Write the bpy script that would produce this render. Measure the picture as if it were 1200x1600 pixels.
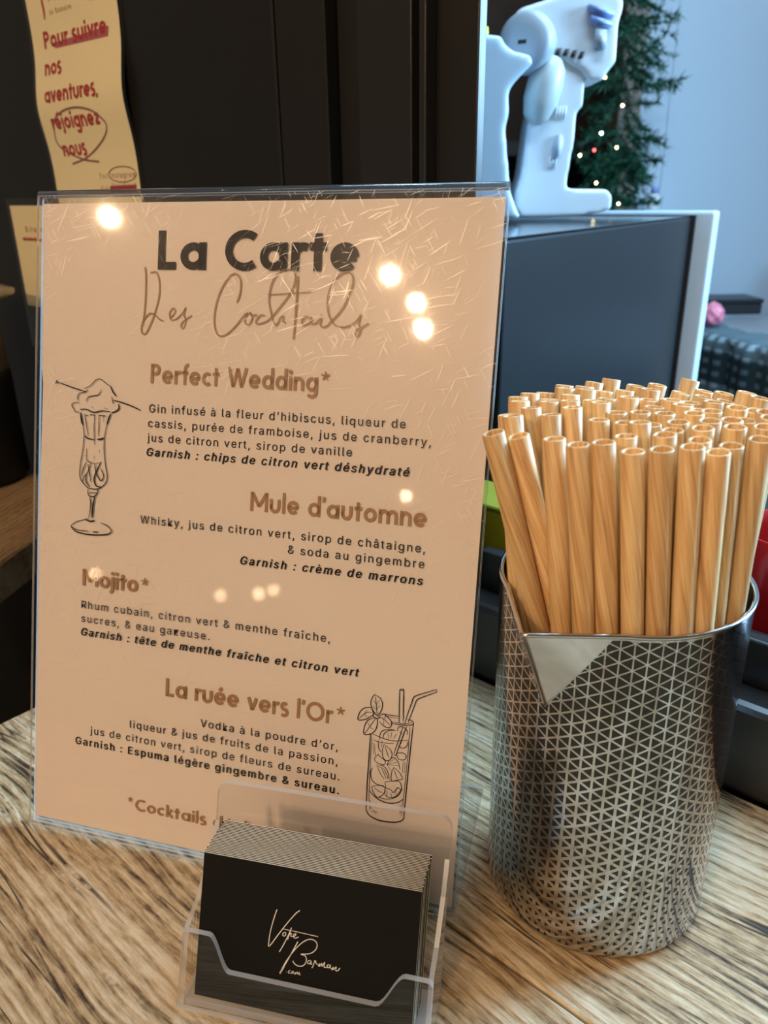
import bpy, bmesh, math, random
from mathutils import Vector, Matrix, Euler
random.seed(7)
for o in list(bpy.data.objects): bpy.data.objects.remove(o)
SC = bpy.context.scene
COL = SC.collection

# ---------------------------------------------------------------- camera, world, light, exposure
cam_d = bpy.data.cameras.new('camera'); cam = bpy.data.objects.new('camera', cam_d); COL.objects.link(cam)
cam_d.sensor_fit = 'VERTICAL'; cam_d.sensor_height = 36.0; cam_d.lens = 36.0*1220.8/1600
cam_d.clip_start = .01; cam_d.clip_end = 50
PITCH, ROLL, CH = .389, -.0175, .2848
cp, sp = math.cos(PITCH), math.sin(PITCH)
fw = Vector((0, cp, -sp)); u0 = Vector((0, sp, cp)); r0 = Vector((1, 0, 0))
cr, sr = math.cos(ROLL), math.sin(ROLL)
rt = cr*r0+sr*u0; uu = -sr*r0+cr*u0
cam.matrix_world = Matrix(((rt.x, uu.x, -fw.x, 0), (rt.y, uu.y, -fw.y, 0), (rt.z, uu.z, -fw.z, CH), (0, 0, 0, 1)))
cam_d.dof.use_dof = True; cam_d.dof.focus_distance = .325; cam_d.dof.aperture_fstop = 14
SC.camera = cam
SC.view_settings.view_transform = 'Standard'; SC.view_settings.look = 'None'
SC.view_settings.exposure = 0.0; SC.view_settings.gamma = 1.0; SC.view_settings.use_curve_mapping = False

w = bpy.data.worlds.new('world'); SC.world = w; w.use_nodes = True
w.node_tree.nodes['Background'].inputs[0].default_value = (.9, .82, .74, 1)
w.node_tree.nodes['Background'].inputs[1].default_value = .11

def lamp(kind, name, loc, energy, color, size=.02, target=None, sizey=None):
    d = bpy.data.lights.new(name, kind); d.energy = energy; d.color = color
    if kind == 'AREA':
        d.size = size
        if sizey: d.shape = 'RECTANGLE'; d.size_y = sizey
    else: d.shadow_soft_size = size
    o = bpy.data.objects.new(name, d); COL.objects.link(o); o.location = loc
    if target is not None:
        o.rotation_euler = (Vector(target)-Vector(loc)).to_track_quat('-Z', 'Y').to_euler()
    return o
WARM = (1.0, .65, .38); COOL = (.48, .74, 1.0)
# warm bulbs of the venue, hanging behind the photographer (mirrored in the clear menu stand)
for x, y, z, e in ((-1.807, -.832, 1.277, 27), (-1.131, -1.392, 1.279, 27), (-1.063, -1.469, 1.21, 17), (-1.051, -1.511, 1.137, 17)):
    lamp('POINT', 'warm_bulb', (x, y, z), e, WARM, .021)
for x, y, z, e in ((-1.263, -1.914, .671, .9), (-2.147, -1.318, .224, .35), (-1.818, -1.619, .214, .3), (-1.709, -1.701, .24, .4), (-1.666, -1.73, .26, .3)):
    lamp('POINT', 'far_warm_bulb', (x, y, z), e, WARM, .02)
lamp('AREA', 'soft_room_light', (-.7, -1.0, 2.0), 18, (1, .72, .48), 1.2, (0, .3, .05))
# cold light inside the kiosk: a strip on the right and the ceiling panel
lamp('AREA', 'cold_side_light', (1.25, .62, .62), 52, (.38, .68, 1.0), .35, (.1, .28, 0), .5)
lamp('AREA', 'cold_ceiling_panel', (.75, .95, 1.45), 21, COOL, .9, (.6, 1.4, .1), .5)
lamp('AREA', 'cold_fill_over_window', (.34, .50, 1.10), 9, COOL, .5, (.36, 1.1, .2), .12)  # added cool fill, no known lamp, to brighten the appliance's front frame

# ---------------------------------------------------------------- helpers
def prop(o, label=None, cat=None, group=None, kind=None):
    if label: o['label'] = label
    if cat: o['category'] = cat
    if group: o['group'] = group
    if kind: o['kind'] = kind
    return o
def mesh_obj(name, bm, mat, parent=None, smooth=False, M=None):
    me = bpy.data.meshes.new(name)
    bmesh.ops.recalc_face_normals(bm, faces=bm.faces)
    bm.to_mesh(me); bm.free()
    for m_ in (mat if isinstance(mat, (list, tuple)) else [mat]): me.materials.append(m_)
    if smooth: me.polygons.foreach_set('use_smooth', [True]*len(me.polygons))
    o = bpy.data.objects.new(name, me); COL.objects.link(o)
    if parent is not None: o.parent = parent
    if M is not None: o.matrix_local = M
    return o
def root(name, label, cat, M=None, group=None, kind=None):
    o = bpy.data.objects.new(name, None); COL.objects.link(o); o.empty_display_size = .02
    if M is not None: o.matrix_world = M
    return prop(o, label, cat, group, kind)
def box(bm, x0, x1, y0, y1, z0, z1, bev=0, seg=1, mi=0):
    r = bmesh.ops.create_cube(bm, size=1)
    for v in r['verts']:
        v.co = Vector(((x0+x1)/2+v.co.x*(x1-x0), (y0+y1)/2+v.co.y*(y1-y0), (z0+z1)/2+v.co.z*(z1-z0)))
    fs = {f for v in r['verts'] for f in v.link_faces}
    for f in fs: f.material_index = mi
    if bev:
        es = {e for v in r['verts'] for e in v.link_edges}
        bmesh.ops.bevel(bm, geom=list(es), offset=bev, segments=seg, profile=.5, affect='EDGES')
    return bm
def BX(*a, **k): return box(bmesh.new(), *a, **k)
def slab(bm, pts, fn, a, b, bev=0, seg=2):
    """polygon pts (2d) extruded between a and b; fn(x, y, d) gives the point"""
    va = [bm.verts.new(fn(x, y, a)) for x, y in pts]; vb = [bm.verts.new(fn(x, y, b)) for x, y in pts]
    n = len(pts); f1 = bm.faces.new(va); f2 = bm.faces.new(vb[::-1])
    for i in range(n): bm.faces.new((va[i], vb[i], vb[(i+1) % n], va[(i+1) % n]))
    if bev:
        es = list(set(f1.edges) | set(f2.edges))
        bmesh.ops.bevel(bm, geom=es, offset=bev, segments=seg, profile=.5, affect='EDGES')
    return bm
def lathe(bm, prof, n=48, cx=0, cy=0, cz=0, close=False, M=None):
    rings = []
    for r, z in prof:
        ring = []
        for i in range(n):
            a = 2*math.pi*i/n; co = Vector((cx+r*math.cos(a), cy+r*math.sin(a), cz+z))
            if M is not None: co = M @ co
            ring.append(bm.verts.new(co))
        rings.append(ring)
    for k in range(len(rings)-1):
        for i in range(n):
            j = (i+1) % n
            bm.faces.new((rings[k][i], rings[k][j], rings[k+1][j], rings[k+1][i]))
    if close:
        bm.faces.new(rings[0][::-1]); bm.faces.new(rings[-1])
    return bm
def catmull(pts, sub=5, closed=False):
    if len(pts) < 3: return [tuple(p) for p in pts]
    out = []; n = len(pts)
    for i in range(n-1):
        p0 = pts[max(i-1, 0)]; p1 = pts[i]; p2 = pts[i+1]; p3 = pts[min(i+2, n-1)]
        for k in range(sub):
            t = k/sub
            out.append(tuple(.5*((2*p1[a])+(-p0[a]+p2[a])*t+(2*p0[a]-5*p1[a]+4*p2[a]-p3[a])*t*t+(-p0[a]+3*p1[a]-3*p2[a]+p3[a])*t**3) for a in range(2)))
    out.append(tuple(pts[-1])); return out
def ribbon(bm, pts, w, fn=lambda x, y: (x, y, 0), taper=False, cap=False):
    """flat printed stroke of width w along 2d points"""
    P = [Vector(p) for p in pts]
    Q = [P[0]]
    for p in P[1:]:
        if (p-Q[-1]).length > 1e-7: Q.append(p)
    P = Q; n = len(P)
    if n < 2: return
    L = []; R_ = []
    for i in range(n):
        if i == 0: d = (P[1]-P[0]).normalized(); m = 1
        elif i == n-1: d = (P[-1]-P[-2]).normalized(); m = 1
        else:
            a = (P[i]-P[i-1]).normalized(); b = (P[i+1]-P[i]).normalized(); d = a+b
            if d.length < 1e-4: d = a
            d.normalize(); m = min(1/max(d.dot(a), .35), 1.8)
        ww = w/2
        if taper:
            t = i/(n-1); ww *= .45+.55*math.sin(math.pi*min(max(t, .04), .96))**.5
        nn = Vector((-d.y, d.x))*ww*m
        L.append(bm.verts.new(fn(*(P[i]+nn)))); R_.append(bm.verts.new(fn(*(P[i]-nn))))
    for i in range(n-1): bm.faces.new((R_[i], R_[i+1], L[i+1], L[i]))
def disc2(bm, c, r, fn, n=14):
    bm.faces.new([bm.verts.new(fn(c[0]+r*math.cos(2*math.pi*i/n), c[1]+r*math.sin(2*math.pi*i/n))) for i in range(n)])

# ---------------------------------------------------------------- materials
class NT:
    def __init__(s, m): s.t = m.node_tree; s.N = s.t.nodes; s.L = s.t.links
    def n(s, typ, **k):
        nd = s.N.new(typ)
        for a, b in k.items(): setattr(nd, a, b)
        return nd
    def l(s, a, b): s.L.new(a, b)
    def m(s, op, a, b=None, c=None):
        nd = s.N.new('ShaderNodeMath'); nd.operation = op
        for i, v in enumerate((a, b, c)):
            if v is None: continue
            if hasattr(v, 'is_output'): s.L.new(v, nd.inputs[i])
            else: nd.inputs[i].default_value = v
        return nd.outputs[0]
def mat(name, base=(.5, .5, .5), rough=.5, metal=0, spec=.5, emit=None, estr=0, coat=0, sss=0, noise=None):
    m = bpy.data.materials.new(name); m.use_nodes = True
    b = m.node_tree.nodes['Principled BSDF']
    b.inputs['Base Color'].default_value = (*base, 1); b.inputs['Roughness'].default_value = rough
    b.inputs['Metallic'].default_value = metal; b.inputs['Specular IOR Level'].default_value = spec
    if coat: b.inputs['Coat Weight'].default_value = coat; b.inputs['Coat Roughness'].default_value = .08
    if sss: b.inputs['Subsurface Weight'].default_value = sss; b.inputs['Subsurface Radius'].default_value = (.004, .002, .001)
    if emit: b.inputs['Emission Color'].default_value = (*emit, 1); b.inputs['Emission Strength'].default_value = estr
    k = NT(m)
    tc = k.n('ShaderNodeTexCoord'); no = k.n('ShaderNodeTexNoise'); no.inputs['Scale'].default_value = noise[0] if noise else 60
    no.inputs['Detail'].default_value = 4
    k.l(tc.outputs['Object'], no.inputs['Vector'])
    mx = k.n('ShaderNodeMix', data_type='RGBA'); mx.blend_type = 'MULTIPLY'; mx.inputs[0].default_value = 1
    mx.inputs[6].default_value = (*base, 1)
    amp = noise[1] if noise else .06
    mr = k.n('ShaderNodeMapRange'); mr.inputs[3].default_value = 1-amp; mr.inputs[4].default_value = 1+amp
    k.l(no.outputs[0], mr.inputs[0]); k.l(mr.outputs[0], mx.inputs[7]); k.l(mx.outputs[2], b.inputs['Base Color'])
    return m
def ramp(k, src, stops):
    r = k.n('ShaderNodeValToRGB'); e = r.color_ramp.elements
    while len(e) < len(stops): e.new(.5)
    for el, (p, c) in zip(e, stops): el.position = p; el.color = (*c, 1)
    k.l(src, r.inputs[0]); return r.outputs[0]
def wood_mat(name, cols, sx=5, st=55, bump=.5, rough=.62, cracks=True, ring=210):
    m = bpy.data.materials.new(name); m.use_nodes = True; k = NT(m); b = k.N['Principled BSDF']
    tc = k.n('ShaderNodeTexCoord'); sep = k.n('ShaderNodeSeparateXYZ'); k.l(tc.outputs['Object'], sep.inputs[0])
    oi = k.n('ShaderNodeObjectInfo')
    # slow swerve of the grain
    mp = k.n('ShaderNodeMapping'); mp.inputs['Scale'].default_value = (7, 13, 8); k.l(tc.outputs['Object'], mp.inputs[0])
    n1 = k.n('ShaderNodeTexNoise', noise_dimensions='4D'); n1.inputs['Scale'].default_value = 1; n1.inputs['Detail'].default_value = 1.5
    k.l(mp.outputs[0], n1.inputs['Vector']); k.l(k.m('MULTIPLY', oi.outputs['Random'], 20.), n1.inputs['W'])
    sw = k.m('MULTIPLY', k.m('SUBTRACT', n1.outputs[0], .5), .026)
    tt = k.m('ADD', sep.outputs[1], sw)
    cb = k.n('ShaderNodeCombineXYZ'); k.l(k.m('MULTIPLY', sep.outputs[0], sx), cb.inputs[0]); k.l(k.m('MULTIPLY', tt, st), cb.inputs[1]); k.l(k.m('MULTIPLY', sep.outputs[2], st*.5), cb.inputs[2])
    n2 = k.n('ShaderNodeTexNoise', noise_dimensions='4D'); n2.inputs['Scale'].default_value = 1; n2.inputs['Detail'].default_value = 8; n2.inputs['Roughness'].default_value = .68
    k.l(cb.outputs[0], n2.inputs['Vector']); k.l(k.m('MULTIPLY', oi.outputs['Random'], 31.), n2.inputs['W'])
    # growth rings: long lines
    rg = k.m('SINE', k.m('ADD', k.m('MULTIPLY', tt, ring*2*math.pi/1.0*.9), k.m('MULTIPLY', n2.outputs[0], 16.)))
    rg = k.m('POWER', k.m('MULTIPLY_ADD', rg, .5, .5), 2.2)
    # fine fibres
    cb3 = k.n('ShaderNodeCombineXYZ'); k.l(k.m('MULTIPLY', sep.outputs[0], 75.), cb3.inputs[0]); k.l(k.m('MULTIPLY', tt, 750.), cb3.inputs[1])
    n3 = k.n('ShaderNodeTexNoise'); n3.inputs['Scale'].default_value = 1; n3.inputs['Detail'].default_value = 3; k.l(cb3.outputs[0], n3.inputs['Vector'])
    # blotches
    n4 = k.n('ShaderNodeTexNoise'); n4.inputs['Scale'].default_value = 16; n4.inputs['Detail'].default_value = 5; n4.inputs['Roughness'].default_value = .7; k.l(tc.outputs['Object'], n4.inputs['Vector'])
    v = k.m('ADD', k.m('MULTIPLY', n2.outputs[0], .62), k.m('MULTIPLY', n3.outputs[0], .34))
    v = k.m('SUBTRACT', k.m('ADD', v, k.m('MULTIPLY', n4.outputs[0], .235)), k.m('MULTIPLY', rg, .09))
    n6 = k.n('ShaderNodeTexNoise'); n6.inputs['Scale'].default_value = 1; n6.inputs['Detail'].default_value = 4; n6.inputs['Roughness'].default_value = .75
    mp6 = k.n('ShaderNodeMapping'); mp6.inputs['Scale'].default_value = (170, 420, 300); k.l(tc.outputs['Object'], mp6.inputs[0]); k.l(mp6.outputs[0], n6.inputs['Vector'])
    v = k.m('ADD', v, k.m('MULTIPLY', k.m('SUBTRACT', n6.outputs[0], .5), .20))
    col = ramp(k, v, cols)
    # open cracks, thin and long
    cb5 = k.n('ShaderNodeCombineXYZ'); k.l(k.m('MULTIPLY', sep.outputs[0], 3.0), cb5.inputs[0]); k.l(k.m('MULTIPLY', tt, 62.), cb5.inputs[1]); cb5.inputs[2].default_value = 3.3
    n5 = k.n('ShaderNodeTexNoise'); n5.inputs['Scale'].default_value = 1; n5.inputs['Detail'].default_value = 2; k.l(cb5.outputs[0], n5.inputs['Vector'])
    ck = k.m('ABSOLUTE', k.m('SUBTRACT', n5.outputs[0], .5))
    mr = k.n('ShaderNodeMapRange'); mr.inputs[1].default_value = .002; mr.inputs[2].default_value = .012; k.l(ck, mr.inputs[0])
    mk = k.n('ShaderNodeMapRange'); mk.inputs[1].default_value = .46; mk.inputs[2].default_value = .56; k.l(n4.outputs[0], mk.inputs[0])
    crk = k.m('MAXIMUM', mr.outputs[0], mk.outputs[0])
    if not cracks: crk = k.m('MAXIMUM', crk, 1.)
    mx = k.n('ShaderNodeMix', data_type='RGBA'); k.l(crk, mx.inputs[0]); mx.inputs[6].default_value = (.045, .028, .015, 1); k.l(col, mx.inputs[7])
    k.l(mx.outputs[2], b.inputs['Base Color']); b.inputs['Roughness'].default_value = rough
    h = k.m('ADD', k.m('SUBTRACT', v, k.m('MULTIPLY', rg, .12)), k.m('MULTIPLY', crk, .35))
    bp = k.n('ShaderNodeBump'); bp.inputs['Strength'].default_value = bump; bp.inputs['Distance'].default_value = .003
    k.l(h, bp.inputs['Height']); k.l(bp.outputs[0], b.inputs['Normal'])
    return m
def acrylic(name, tint=(.97, .97, .975), rough=.02, scratch=False, edge=0, ior=1.49):
    m = bpy.data.materials.new(name); m.use_nodes = True; k = NT(m)
    k.N.remove(k.N['Principled BSDF']); out = k.N['Material Output']
    tr = k.n('ShaderNodeBsdfTransparent'); tr.inputs[0].default_value = (*tint, 1)
    gl = k.n('ShaderNodeBsdfGlossy'); gl.inputs['Roughness'].default_value = rough; gl.inputs[0].default_value = (1, 1, 1, 1)
    fr = k.n('ShaderNodeFresnel'); fr.inputs[0].default_value = ior
    ge = k.n('ShaderNodeNewGeometry'); mx = k.n('ShaderNodeMixShader'); k.l(k.m('MULTIPLY', fr.outputs[0], k.m('SUBTRACT', 1., ge.outputs['Backfacing'])), mx.inputs[0]); k.l(tr.outputs[0], mx.inputs[1]); k.l(gl.outputs[0], mx.inputs[2])
    last = mx.outputs[0]
    if scratch:
        tc = k.n('ShaderNodeTexCoord')
        tot = None
        for i, (rz, sc) in enumerate(((.35, (1250, 55, 1)), (-.55, (1300, 75, 1)), (1.35, (1100, 45, 1)), (1.05, (1400, 60, 1)))):
            mr_ = k.n('ShaderNodeMapping'); mr_.inputs['Rotation'].default_value = (0, 0, rz); mp = k.n('ShaderNodeMapping'); mp.inputs['Scale'].default_value = sc
            mp.inputs['Location'].default_value = (i*3.1, i*1.7, 0)
            # bend the lines a little
            nz = k.n('ShaderNodeTexNoise'); nz.inputs['Scale'].default_value = 14; k.l(tc.outputs['Object'], nz.inputs['Vector'])
            va = k.n('ShaderNodeVectorMath', operation='MULTIPLY_ADD'); va.inputs[1].default_value = (.012, .012, 0); k.l(nz.outputs['Color'], va.inputs[0]); k.l(tc.outputs['Object'], va.inputs[2])
            k.l(va.outputs[0], mr_.inputs[0]); k.l(mr_.outputs[0], mp.inputs[0])
            vo = k.n('ShaderNodeTexNoise', noise_dimensions='2D'); vo.inputs['Scale'].default_value = 1; vo.inputs['Detail'].default_value = 1; k.l(mp.outputs[0], vo.inputs['Vector'])
            q = k.n('ShaderNodeMapRange'); q.inputs[1].default_value = .72; q.inputs[2].default_value = .80; k.l(vo.outputs[0], q.inputs[0])
            tot = q.outputs[0] if tot is None else k.m('MAXIMUM', tot, q.outputs[0])
        big = k.n('ShaderNodeTexNoise'); big.inputs['Scale'].default_value = 9; k.l(tc.outputs['Object'], big.inputs['Vector'])
        mk = k.n('ShaderNodeMapRange'); mk.inputs[1].default_value = .40; mk.inputs[2].default_value = .62; k.l(big.outputs[0], mk.inputs[0])
        sp_ = k.n('ShaderNodeSeparateXYZ'); k.l(tc.outputs['Object'], sp_.inputs[0])
        hi = k.n('ShaderNodeMapRange'); hi.inputs[1].default_value = .10; hi.inputs[2].default_value = .27; hi.inputs[3].default_value = .12; k.l(sp_.outputs[1], hi.inputs[0])
        tot = k.m('MULTIPLY', k.m('MULTIPLY', tot, mk.outputs[0]), hi.outputs[0])
        g2 = k.n('ShaderNodeBsdfGlossy'); g2.inputs['Roughness'].default_value = .42
        m2 = k.n('ShaderNodeMixShader'); k.l(k.m('MULTIPLY', k.m('MULTIPLY', tot, .42), k.m('SUBTRACT', 1., ge.outputs['Backfacing'])), m2.inputs[0]); k.l(last, m2.inputs[1]); k.l(g2.outputs[0], m2.inputs[2]); last = m2.outputs[0]
        # general fine haze of a worn sheet
        g3 = k.n('ShaderNodeBsdfGlossy'); g3.inputs['Roughness'].default_value = .28
        m3 = k.n('ShaderNodeMixShader'); k.l(k.m('MULTIPLY', k.m('MULTIPLY_ADD', hi.outputs[0], .012, .001), k.m('SUBTRACT', 1., ge.outputs['Backfacing'])), m3.inputs[0]); k.l(last, m3.inputs[1]); k.l(g3.outputs[0], m3.inputs[2]); last = m3.outputs[0]
    if edge:
        df = k.n('ShaderNodeBsdfTranslucent'); df.inputs[0].default_value = (.9, .9, .88, 1)
        d2 = k.n('ShaderNodeBsdfDiffuse'); d2.inputs[0].default_value = (.85, .85, .83, 1)
        ad = k.n('ShaderNodeMixShader'); k.l(df.outputs[0], ad.inputs[1]); k.l(d2.outputs[0], ad.inputs[2])
        m4 = k.n('ShaderNodeMixShader'); m4.inputs[0].default_value = edge; k.l(last, m4.inputs[1]); k.l(ad.outputs[0], m4.inputs[2]); last = m4.outputs[0]
    k.l(last, out.inputs['Surface']); return m

M_COUNTER = wood_mat('weathered_wood', [(.40, (.022, .013, .007)), (.455, (.13, .08, .04)), (.51, (.31, .21, .10)), (.585, (.51, .37, .20)), (.70, (.72, .60, .41))], sx=6.5, st=88)
M_SHELF = wood_mat('dark_stained_wood', [(.36, (.05, .03, .014)), (.5, (.20, .125, .06)), (.62, (.36, .24, .12))], sx=4, st=40, cracks=False)
M_BLACK = mat('black_painted_metal', (.012, .0115, .010), .38, 0, .4)
M_PANEL = mat('charcoal_panel', (.011, .0107, .0095), .34, 0, .42, noise=(30, .12))
M_PAPER = mat('cream_pink_paper', (.80, .70, .615), .55, 0, .3, noise=(40, .02))
M_INK = mat('black_ink', (.008, .0065, .006), .6, 0, .2)
M_BROWN = mat('brown_ink', (.37, .20, .085), .55)
M_SIGN = mat('pale_yellow_paper', (.90, .80, .50), .5, noise=(20, .03))
M_RED = mat('dark_red_ink', (.42, .022, .022), .55)
M_ROSE = mat('rose_ink', (.42, .11, .13), .55)
M_MAUVE = mat('mauve_ink', (.27, .10, .09), .55)
M_FILM = acrylic('laminating_film', (.98, .98, .96), .07)
M_ACR = acrylic('clear_acrylic')
M_ACRW = acrylic('worn_clear_acrylic', (.985, .985, .985), .035, scratch=True)
M_EDGE = acrylic('acrylic_edge', (.92, .92, .92), .10, edge=.58, ior=2.1)
M_CARD = mat('matt_black_card', (.006, .0055, .005), .55, 0, .15)
M_CARDEDGE = mat('cream_card_edge', (.88, .74, .52), .7)
M_WHITE = mat('white_print', (.9, .86, .8), .5)
M_STEEL = mat('polished_steel', (.66, .65, .63), .16, 1, noise=(25, .05))
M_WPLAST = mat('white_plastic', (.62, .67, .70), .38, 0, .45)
M_GPLAST = mat('pale_grey_plastic', (.36, .42, .48), .42)
M_BLUEPL = mat('blue_grey_plastic', (.22, .32, .62), .35)
M_HOLE = mat('black_recess', (.006, .006, .006), .6)
M_YCAP = mat('yellow_plastic', (.62, .62, .04), .45)
M_APPL = mat('dark_grey_enamel', (.014, .016, .018), .34, 0, .25, noise=(8, .12))
M_APTOP = mat('black_glossy_enamel', (.03, .033, .036), .12, 0, .6)
M_FRAMEW = mat('pale_steel_trim', (.50, .64, .74), .35)
M_WALLB = mat('pale_wall_panel', (.42, .50, .57), .6, noise=(3, .03))
M_DARK = mat('dark_back_wall', (.016, .013, .012), .7)
M_TAUPE = mat('taupe_timber', (.26, .20, .16), .7, noise=(40, .15))
M_NEEDLE = mat('green_needles', (.012, .085, .042), .6, noise=(90, .5))
M_TWIG = mat('brown_twig', (.06, .04, .02), .8)
M_REDP = mat('red_glossy_plastic', (.35, .008, .012), .18, 0, .6)
M_FLOOR = mat('dark_floor', (.03, .026, .022), .6, noise=(6, .2))
M_GREYTOP = mat('grey_worktop', (.22, .23, .25), .4)
M_KRAFT = mat('brown_kraft_paper', (.20, .145, .09), .8)
M_PINK = mat('pink_foil', (.75, .22, .30), .3)
M_CERAM = mat('white_ceramic', (.80, .84, .82), .25)
M_BULB0 = mat('warm_fairy_bulb', (.9, .8, .5), .3, emit=(1, .72, .32), estr=24)
M_BULB1 = mat('white_fairy_bulb', (.9, .9, .9), .3, emit=(1, .92, .85), estr=60)
M_BULB2 = mat('red_fairy_bulb', (.9, .1, .1), .3, emit=(1, .05, .05), estr=22)

# ---- straw: pale wood with slanting grain
def straw_mat():
    m = bpy.data.materials.new('straw_wood'); m.use_nodes = True; k = NT(m); b = k.N['Principled BSDF']
    tc = k.n('ShaderNodeTexCoord'); oi = k.n('ShaderNodeObjectInfo'); sep = k.n('ShaderNodeSeparateXYZ'); k.l(tc.outputs['Object'], sep.inputs[0])
    th = k.m('ARCTAN2', sep.outputs[1], sep.outputs[0])
    s = k.m('ADD', th, k.m('MULTIPLY', sep.outputs[2], 38.))
    cb = k.n('ShaderNodeCombineXYZ'); k.l(k.m('COSINE', s), cb.inputs[0]); k.l(k.m('SINE', s), cb.inputs[1]); k.l(k.m('MULTIPLY', sep.outputs[2], 9.), cb.inputs[2])
    n = k.n('ShaderNodeTexNoise', noise_dimensions='4D'); n.inputs['Scale'].default_value = 2.3; n.inputs['Detail'].default_value = 5; n.inputs['Roughness'].default_value = .6; n.inputs['Distortion'].default_value = .5
    k.l(cb.outputs[0], n.inputs['Vector']); k.l(k.m('MULTIPLY', oi.outputs['Random'], 40.), n.inputs['W'])
    col = ramp(k, n.outputs[0], [(.32, (.42, .21, .075)), (.42, (.58, .34, .14)), (.52, (.69, .45, .205)), (.66, (.78, .56, .29))])
    # thin dark veins following the spiral
    wv = k.m('ABSOLUTE', k.m('SINE', k.m('ADD', k.m('MULTIPLY', s, 2.), k.m('MULTIPLY', n.outputs[0], 14.))))
    mr = k.n('ShaderNodeMapRange'); mr.inputs[1].default_value = 0; mr.inputs[2].default_value = .07; mr.inputs[3].default_value = .80; k.l(wv, mr.inputs[0])
    hs = k.n('ShaderNodeHueSaturation'); k.l(col, hs.inputs['Color'])
    k.l(k.m('MULTIPLY', mr.outputs[0], k.m('MULTIPLY_ADD', oi.outputs['Random'], .22, .89)), hs.inputs['Value'])
    k.l(hs.outputs[0], b.inputs['Base Color']); b.inputs['Roughness'].default_value = .46
    b.inputs['Subsurface Weight'].default_value = .12; b.inputs['Subsurface Radius'].default_value = (.003, .0016, .0008); b.inputs['Subsurface Scale'].default_value = 1.
    return m
M_STRAW = straw_mat()

# ---- mug: steel with a printed lattice of black triangles that shrink downwards
MR, MH = .0462, .149
SP_ANG = math.radians(-137.0)
def mug_mat():
    m = bpy.data.materials.new('steel_with_black_triangles'); m.use_nodes = True; k = NT(m); b = k.N['Principled BSDF']
    tc = k.n('ShaderNodeTexCoord'); sep = k.n('ShaderNodeSeparateXYZ'); k.l(tc.outputs['Object'], sep.inputs[0])
    x, y, z = sep.outputs
    th = k.m('ARCTAN2', y, x)
    c1 = k.m('MULTIPLY', th, 64/(2*math.pi)); L = .0462*2*math.pi/64*1.1547
    zz = k.m('DIVIDE', z, L); hf = k.m('MULTIPLY', c1, .5)
    c2 = k.m('ADD', zz, hf); c3 = k.m('SUBTRACT', zz, hf)
    ds = [k.m('ABSOLUTE', k.m('SUBTRACT', c, k.m('ROUND', c))) for c in (c1, c2, c3)]
    mn = k.m('MINIMUM', ds[0], k.m('MINIMUM', ds[1], ds[2]))
    fz = k.m('SUBTRACT', 1., k.m('DIVIDE', z, MH))
    thr = k.m('MULTIPLY_ADD', k.m('POWER', fz, 1.3), .165, .045)
    tri = k.m('GREATER_THAN', mn, thr)
    # no print on the pouring lip
    dth = k.m('ABSOLUTE', k.m('SUBTRACT', th, SP_ANG))
    lip = k.m('ADD', k.m('DIVIDE', dth, math.radians(28)), k.m('DIVIDE', k.m('SUBTRACT', MH, z), .037))
    tri = k.m('MULTIPLY', tri, k.m('GREATER_THAN', lip, 1.0))
    tri = k.m('MULTIPLY', tri, k.m('LESS_THAN', z, MH-.0016)); tri = k.m('MULTIPLY', tri, k.m('GREATER_THAN', z, .004))
    mx = k.n('ShaderNodeMix', data_type='RGBA'); k.l(tri, mx.inputs[0]); mx.inputs[6].default_value = (.54, .55, .585, 1); mx.inputs[7].default_value = (.008, .008, .008, 1)
    k.l(mx.outputs[2], b.inputs['Base Color']); k.l(k.m('SUBTRACT', 1., tri), b.inputs['Metallic'])
    k.l(k.m('MULTIPLY_ADD', tri, .12, .10), b.inputs['Roughness'])
    no = k.n('ShaderNodeTexNoise'); no.inputs['Scale'].default_value = 28; no.inputs['Detail'].default_value = 2; k.l(tc.outputs['Object'], no.inputs['Vector'])
    bp = k.n('ShaderNodeBump'); bp.inputs['Strength'].default_value = .5; bp.inputs['Distance'].default_value = .0015; k.l(no.outputs[0], bp.inputs['Height'])
    k.l(bp.outputs[0], b.inputs['Normal'])
    return m
M_MUG = mug_mat()

def cloth_mat():
    m = bpy.data.materials.new('checked_cloth'); m.use_nodes = True; k = NT(m); b = k.N['Principled BSDF']
    tc = k.n('ShaderNodeTexCoord'); sep = k.n('ShaderNodeSeparateXYZ'); k.l(tc.outputs['Object'], sep.inputs[0])
    u, _, z = sep.outputs
    hz = k.m('ADD', z, k.m('MULTIPLY', sep.outputs[1], 1.))
    a = k.m('GREATER_THAN', k.m('SINE', k.m('MULTIPLY', u, 2*math.pi/.030)), .0)
    c = k.m('GREATER_THAN', k.m('SINE', k.m('MULTIPLY', z, 2*math.pi/.022)), .2)
    band = k.m('GREATER_THAN', k.m('SINE', k.m('MULTIPLY_ADD', z, 2*math.pi/.11, 1.2)), .2)
    v = k.m('ADD', k.m('MULTIPLY', k.m('MULTIPLY', a, c), .35), k.m('MULTIPLY', band, .3))
    col = ramp(k, v, [(0, (.012, .03, .032)), (.35, (.10, .15, .17)), (.7, (.30, .40, .43))])
    k.l(col, b.inputs['Base Color']); b.inputs['Roughness'].default_value = .9
    return m
M_CLOTH = cloth_mat()

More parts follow.
